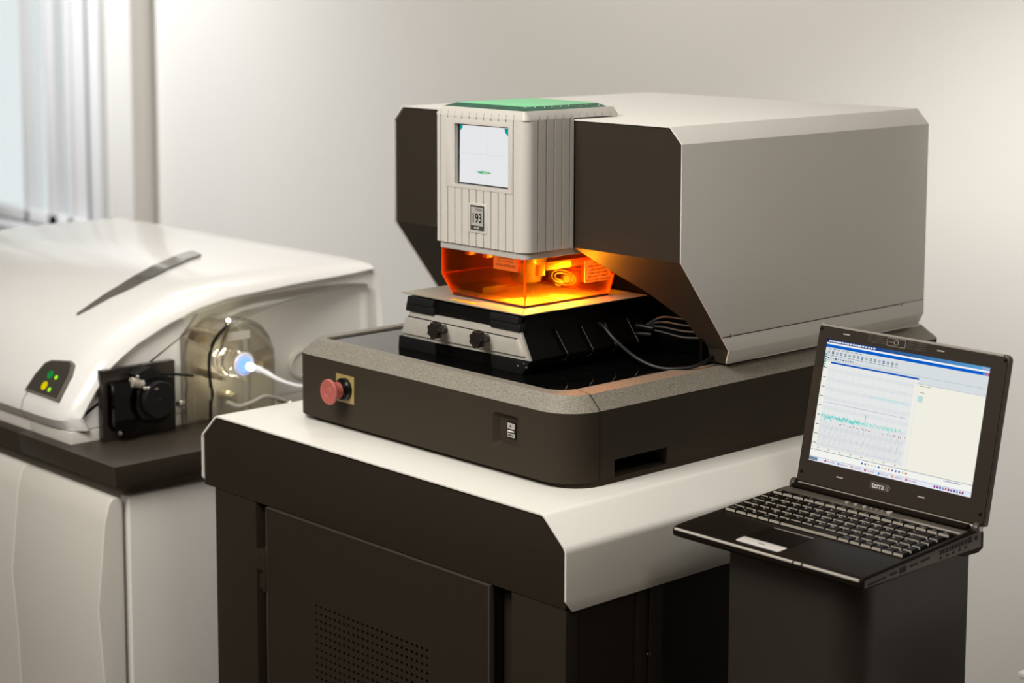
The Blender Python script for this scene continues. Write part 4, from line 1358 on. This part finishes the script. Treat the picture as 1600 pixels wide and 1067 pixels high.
def along(E, t):
    f = t * (len(E) - 1)
    i = min(int(f), len(E) - 2)
    f -= i
    p0, p1, p2, p3 = Vector(E[max(i - 1, 0)]), Vector(E[i]), Vector(E[i + 1]), Vector(E[min(i + 2, len(E) - 1)])
    return 0.5 * (2 * p1 + (p2 - p0) * f + (2 * p0 - 5 * p1 + 4 * p2 - p3) * f * f + (3 * p1 - p0 - 3 * p2 + p3) * f ** 3)


for k in range(NS + 1):
    a, b = along(edgeL, k / NS), along(edgeR, k / NS)
    for j in range(5):
        p = a.lerp(b, j / 4)
        vs.append((p.x, p.y, hoodz(p.y, 0.0034)))
hn.add(vs, [(i * 5 + j, i * 5 + j + 1, i * 5 + 6 + j, i * 5 + 5 + j) for i in range(NS) for j in range(4)])
hno = build('hood_handle', hn, HANDLE, hood, smooth=50)
md = hno.modifiers.new('s', 'SOLIDIFY'); md.thickness = 0.004; md.offset = 0
# indicator panel on the sloping front
e1 = Vector((1, 0, 0))
e2 = Vector((0, 0.067, 0.1)).normalized()
e3 = e1.cross(e2)
org = Vector((-1.17, -0.1565, 0.800)) + e3 * 0.0015
qs = 0.93


def IP(a, b, h=0.0):
    return org + e1 * a * qs + e2 * b * qs + e3 * h


def clampy(p):
    return p


qi = [(-0.064, -0.039), (0.052, -0.040), (0.050, 0.010), (0.040, 0.030), (0.030, 0.034), (-0.030, 0.026), (-0.046, 0.018), (-0.058, -0.006)]
po = MB()
po.add([IP(a * 1.10, b * 1.12, -0.010) for a, b in qi] + [IP(a * 1.10, b * 1.12, 0.002) for a, b in qi], [(i, (i + 1) % 8, 8 + (i + 1) % 8, 8 + i) for i in range(8)] + [tuple(range(8, 16))])
ipn = build('indicator_panel', po, mat('panel_rim_grey', (0.16, 0.145, 0.125), 0.4), ms, bevel=0.001)
pi_ = MB().add([IP(a, b, 0.003) for a, b in qi] + [IP(a, b, 0.0) for a, b in qi], [tuple(range(8))] + [(i, (i + 1) % 8, 8 + (i + 1) % 8, 8 + i) for i in range(8)])
build('panel_face', pi_, mat('panel_face_dark', (0.05, 0.045, 0.037), 0.35), ipn)
for (a, b, r, c, s_) in ((-0.008, 0.000, 0.0080, (0.01, 0.30, 0.06), 0.8), (0.0165, -0.002, 0.0042, (0.35, 0.85, 0.02), 1.2), (-0.0085, -0.024, 0.0086, (0.75, 0.60, 0.0), 0.95), (0.0155, -0.0285, 0.0042, (0.35, 0.85, 0.02), 1.2)):
    lab(build('indicator_light', MB().lathe([(r, 0), (r * .9, 0.0012), (0, 0.0018)], IP(a, b, 0.003), e3, 20), emis('led_%d' % int(a * 1e4), c, s_), ipn), 'green light' if c[0] < .1 else ('yellow light' if c[0] > .5 else 'small lime light'))
# peristaltic pump on the side
XS = -1.085
pm = bpy.data.objects.new('peristaltic_pump', None)
COL.objects.link(pm)
pm.parent = ms
build('mounting_plate', MB().box(XS + 0.006, XS + 0.022, -0.1215, 0.0300, 0.6907, 0.8210), mat('pump_plate_dark', (0.022, 0.018, 0.015), 0.15), pm, bevel=0.001)
build('pump_head', MB().lathe([(0.034, 0), (0.034, 0.040), (0.032, 0.044), (0.0315, 0.045), (0, 0.045)], (XS + 0.022, -0.030, 0.7625), (1, 0, 0), 40).lathe([(0.003, 0), (0.002, 0.001)], (XS + 0.067, -0.030, 0.7625), (1, 0, 0), 12), BLACK, pm, smooth=40)
build('pump_window', MB().lathe([(0.0425, 0), (0.0425, 0.032), (0.041, 0.035)], (XS + 0.022, -0.033, 0.7590), (1, 0, 0), 40), SMOKED, pm, smooth=40)
lobe = rrect(-0.112, -0.060, 0.704, 0.800, (0.022, 0.024, 0.006, 0.006), 8)
build('side_reservoir', MB().prism(lobe, 'x', XS + 0.022, XS + 0.046), SMOKED, pm, smooth=40)
rg = MB()
for k in range(4):
    rg.cyl((XS + 0.048, -0.0780 + k * 0.0062, 0.7985 - k * 0.002), (XS + 0.048, -0.0780 + k * 0.0062 + 0.0050, 0.7985 - k * 0.002), 0.0090, n=18)
build('tube_clamp', rg, mat('clamp_grey', (0.55, 0.50, 0.43), 0.3, metal=0.3), pm, bevel=0.0012)
lv = MB().cyl((XS + 0.060, -0.062, 0.7865), (XS + 0.064, -0.034, 0.7835), 0.0042, n=14)
build('steel_rod', lv, CHROME, pm)
lv = MB()
lv.lathe([(0.0045, 0), (0.003, 0.003), (0, 0.004)], (XS + 0.050, -0.104, 0.7100), (1, -0.3, 0), 14)
build('steel_screw', lv, CHROME, pm)
lv = MB()
lv.lathe([(0.004, 0), (0.003, 0.003), (0, 0.004)], (XS + 0.055, -0.069, 0.8085), (1, -0.3, 0.3), 14)
build('steel_screw', lv, CHROME, pm)
lv = MB()
lv.lathe([(0.008, -0.008), (0.009, 0), (0.007, 0.005), (0, 0.009)], (XS + 0.020, 0.042, 0.737), (1, -0.2, 0.1), 16)
build('thumb_screw', lv, CHROME, pm)
al = MB().prism([(-0.072, 0.812), (-0.040, 0.822), (-0.020, 0.812), (0.010, 0.792), (-0.010, 0.783), (-0.055, 0.790)], 'x', XS + 0.012, XS + 0.052)
al.tube([(XS + 0.05, -0.02, 0.808), (XS + 0.055, 0.02, 0.800), (XS + 0.058, 0.046, 0.7945)], 0.0026, 8)
build('pressure_arm', al, BLACK, pm, bevel=0.002)
# smoked torch cover
cvv = MB()
inn = [(.057, .6907), (.057, .8585), (.094, .8965), (.15, .9075), (.224, .9145), (.30, .9175), (.376, .919), (.44, .9175), (.487, .912), (.487, .6907)]
outx = [-.985, -.985, -.985, -1.000, -1.018, -1.035, -1.050, -1.064, -1.072, -1.072]
inz = [(.0545, .6907), (.0545, .8500), (.1109, .8900), (.165, .900), (.224, .9075), (.30, .9125), (.376, .9150), (.44, .9145), (.487, .910), (.487, .6907)]
vs = [(XS, p[0], p[1]) for p in inn] + [(x, p[0], p[1]) for x, p in zip(outx, inz)]
cvv.add(vs, [(i, i + 1, 11 + i, 10 + i) for i in range(9)])
build('torch_cover', cvv, SMOKE, ms, smooth=20)
rm = MB()
rm.tube([(x - .0005, p[0], p[1]) for x, p in zip(outx, inz)][1:9], 0.0013, 6)
rm.tube([(outx[0], inz[0][0], inz[0][1]), (outx[1], inz[1][0], inz[1][1])], 0.0010, 6)
rm.tube([(XS + .001, inn[1][0], inn[1][1]), (outx[1], inz[1][0], inz[1][1])], 0.0011, 6)
rm.tube([(XS + .001, inn[0][0], inn[0][1]), (XS + .001, inn[1][0], inn[1][1])], 0.0011, 6)
rm.tube([(XS + .001, inn[1][0], inn[1][1]), (XS + .001, inn[2][0], inn[2][1])], 0.0011, 6)
build('cover_rim', rm, mat('cover_rim_grey', (0.22, 0.20, 0.17), 0.3), ms)
# torch dome (rounded top transparent door) and what is behind it
tor = bpy.data.objects.new('torch_box', None)
COL.objects.link(tor)
tor.parent = ms
dome = [(.0560, .6910), (.0560, .745), (.0600, .765), (.0565, .785), (.0545, .820), (.0585, .848), (.072, .870), (.094, .887), (.122, .8955), (.148, .892), (.170, .880), (.186, .861), (.196, .835), (.1985, .800), (.1975, .750), (.1960, .6910)]
dm_ = MB()
nD = len(dome)
dm_.add([(XS + .012, p[0], p[1]) for p in dome] + [(-.9885, p[0], p[1]) for p in dome], [(i, i + 1, nD + i + 1, nD + i) for i in range(nD - 1)])
cxd, czd = .126, .790
ring = [(cxd + (p[0] - cxd) * .93, czd + (p[1] - czd) * .95) for p in dome]
dm_.add([(-.9885, p[0], p[1]) for p in dome] + [(-.979, p[0], p[1]) for p in ring], [(i, i + 1, nD + i + 1, nD + i) for i in range(nD - 1)])
dm_.add([(-.979, p[0], p[1]) for p in ring], [tuple(range(nD))])
build('torch_dome', dm_, DOME, tor, smooth=30)
dk_ = MB().tube([(-.986, p[0] - .001, p[1]) for p in dome[:8]], 0.0032, 8)
build('dome_gasket', dk_, BLACKG, tor)
build('torch_backplate', MB().prism([(cxd + (p[0] - cxd) * .9, czd + (p[1] - czd) * .92) for p in dome], 'x', XS + .001, XS + .010), mat('torch_plate_steel', (0.34, 0.31, 0.26), 0.45, metal=0.2), tor)
AMBER = mat('amber_fitting', (0.40, 0.27, 0.10), 0.3, metal=0.6)
for (yy, zz, r, L_) in ((.078, .856, .010, .035), (.150, .854, .006, .05), (.088, .790, .007, .06), (.098, .785, .005, .07), (.172, .815, .007, .05), (.182, .795, .012, .06), (.075, .872, .004, .09), (.135, .742, .008, .05), (.165, .775, .006, .05)):
    fit = MB()
    fit.cyl((XS + .01, yy, zz), (XS + .01 + L_, yy, zz), r, r * .85, n=16, mi=0 if r < .009 else 1)
    fit.lathe([(r * 1.2, 0), (r * 1.2, .006), (r * .8, .009)], (XS + .01 + L_ * .5, yy, zz), (1, 0, 0), 16, 0)
    build('gas_fitting', fit, [BRASS, AMBER], tor, smooth=40)
build('load_coil', MB().tube([(XS + .03 + k * .0012, .127 + .024 * math.cos(k * .5), .812 + .024 * math.sin(k * .5)) for k in range(38)], 0.0028, 8), CHROME, tor)
lbp = MB().box(-.9785, -.9775, .088, .138, .8600, .8755)
build('torch_label', lbp, mat('label_cream', (0.62, 0.57, 0.48), 0.5), tor)
for (yy, zz, L_) in ((.078, .7105, .030), (.205, .733, .035)):
    sts = MB()
    sts.cyl((-.985, yy, zz), (-.985 + L_, yy, zz), 0.0042, n=14).lathe([(0.0052, 0), (0.005, .003), (0.003, .006), (0, .007)], (-.985 + L_, yy, zz), (1, 0, 0), 14)
    build('door_stud', sts, CHROME, tor, smooth=40)
build('door_stud', MB().cyl((-.990, .095, .8915), (-.975, .089, .8990), 0.0045, n=12), CHROME, tor, smooth=40)
build('catch_lever', MB().tube([(-.977, .092, .8915), (-.974, .084, .878), (-.975, .076, .862), (-.977, .072, .845)], 0.0028, 8), SMOKE, tor)
pipe = MB().tube([(-.977, .085, .748), (-.970, .105, .738), (-.968, .135, .742), (-.970, .165, .748), (-.972, .205, .735)], 0.0040, 8)
build('drain_pipe', pipe, mat('drain_clear', (0.40, 0.37, 0.32), 0.15), tor)
# plasma port
build('injector_disc', MB().lathe([(0.024, 0), (0.024, .004), (0.020, .008), (0, .008)], (-.984, .1245, .8115), (1, 0, 0), 36), mat('quartz_white', (0.85, 0.85, 0.9), 0.2), tor, smooth=40)
build('plasma_glow', MB().lathe([(0, -.012), (0.009, -.009), (0.0145, 0), (0.0125, .006), (0.006, .012), (0, .014)], (-.974, .1225, .8125), (1, 0.3, -.1), 24), emis('plasma_blue', (0.16, 0.30, 1.0), 2.2), tor, smooth=60)
build('plasma_core', MB().lathe([(0, -.006), (0.007, 0), (0.006, .014), (0.003, .018), (0, .019)], (-.966, .1230, .8120), (1, 0.35, -.2), 20), emis('plasma_white', (0.95, 0.97, 1.0), 9.0), tor, smooth=60)
for nm, loc, pw, colr, rr in (('torch_glow', (-1.030, .120, .830), 0.15, (1.0, 0.96, 0.72), 0.012), ('torch_glow_low', (-1.030, .128, .775), 0.12, (1.0, 0.97, 0.78), 0.012)):
    ld = bpy.data.lights.new(nm, 'POINT')
    ld.energy = pw
    ld.color = colr
    ld.shadow_soft_size = rr
    lo2 = bpy.data.objects.new(nm, ld)
    COL.objects.link(lo2)
    lo2.location = loc
# round port on the side, seen just left of the laser machine
build('side_port', MB().lathe([(0.030, 0), (0.030, .006), (0.024, .008), (0.022, .004), (0, .004)], (XS, .330, .770), (1, 0, 0), 36), OFFWHITE, ms, smooth=40)
build('side_hatch_shadow', MB().box(XS, XS + .004, .205, .262, .735, .741), mat('hatch_grey', (0.22, 0.2, 0.17), 0.5), ms)

# transfer tube
tt = MB().tube([(-.9570, .1300, .8085), (-.930, .136, .8040), (-.880, .130, .7990), (-.800, .110, .8040), (-.720, .085, .818), (-.6605, .070, .8240)], [.0070, .0052, .0042, .0036, .0034, .0034, .0034], 12)
tto = build('transfer_tube', tt, mat('clear_white_tube', (0.86, 0.86, 0.88), 0.25, spec=0.6), None, smooth=50)
tto['label'] = 'thin milky tube running from the glowing torch to the laser machine'
tto['category'] = 'tube'
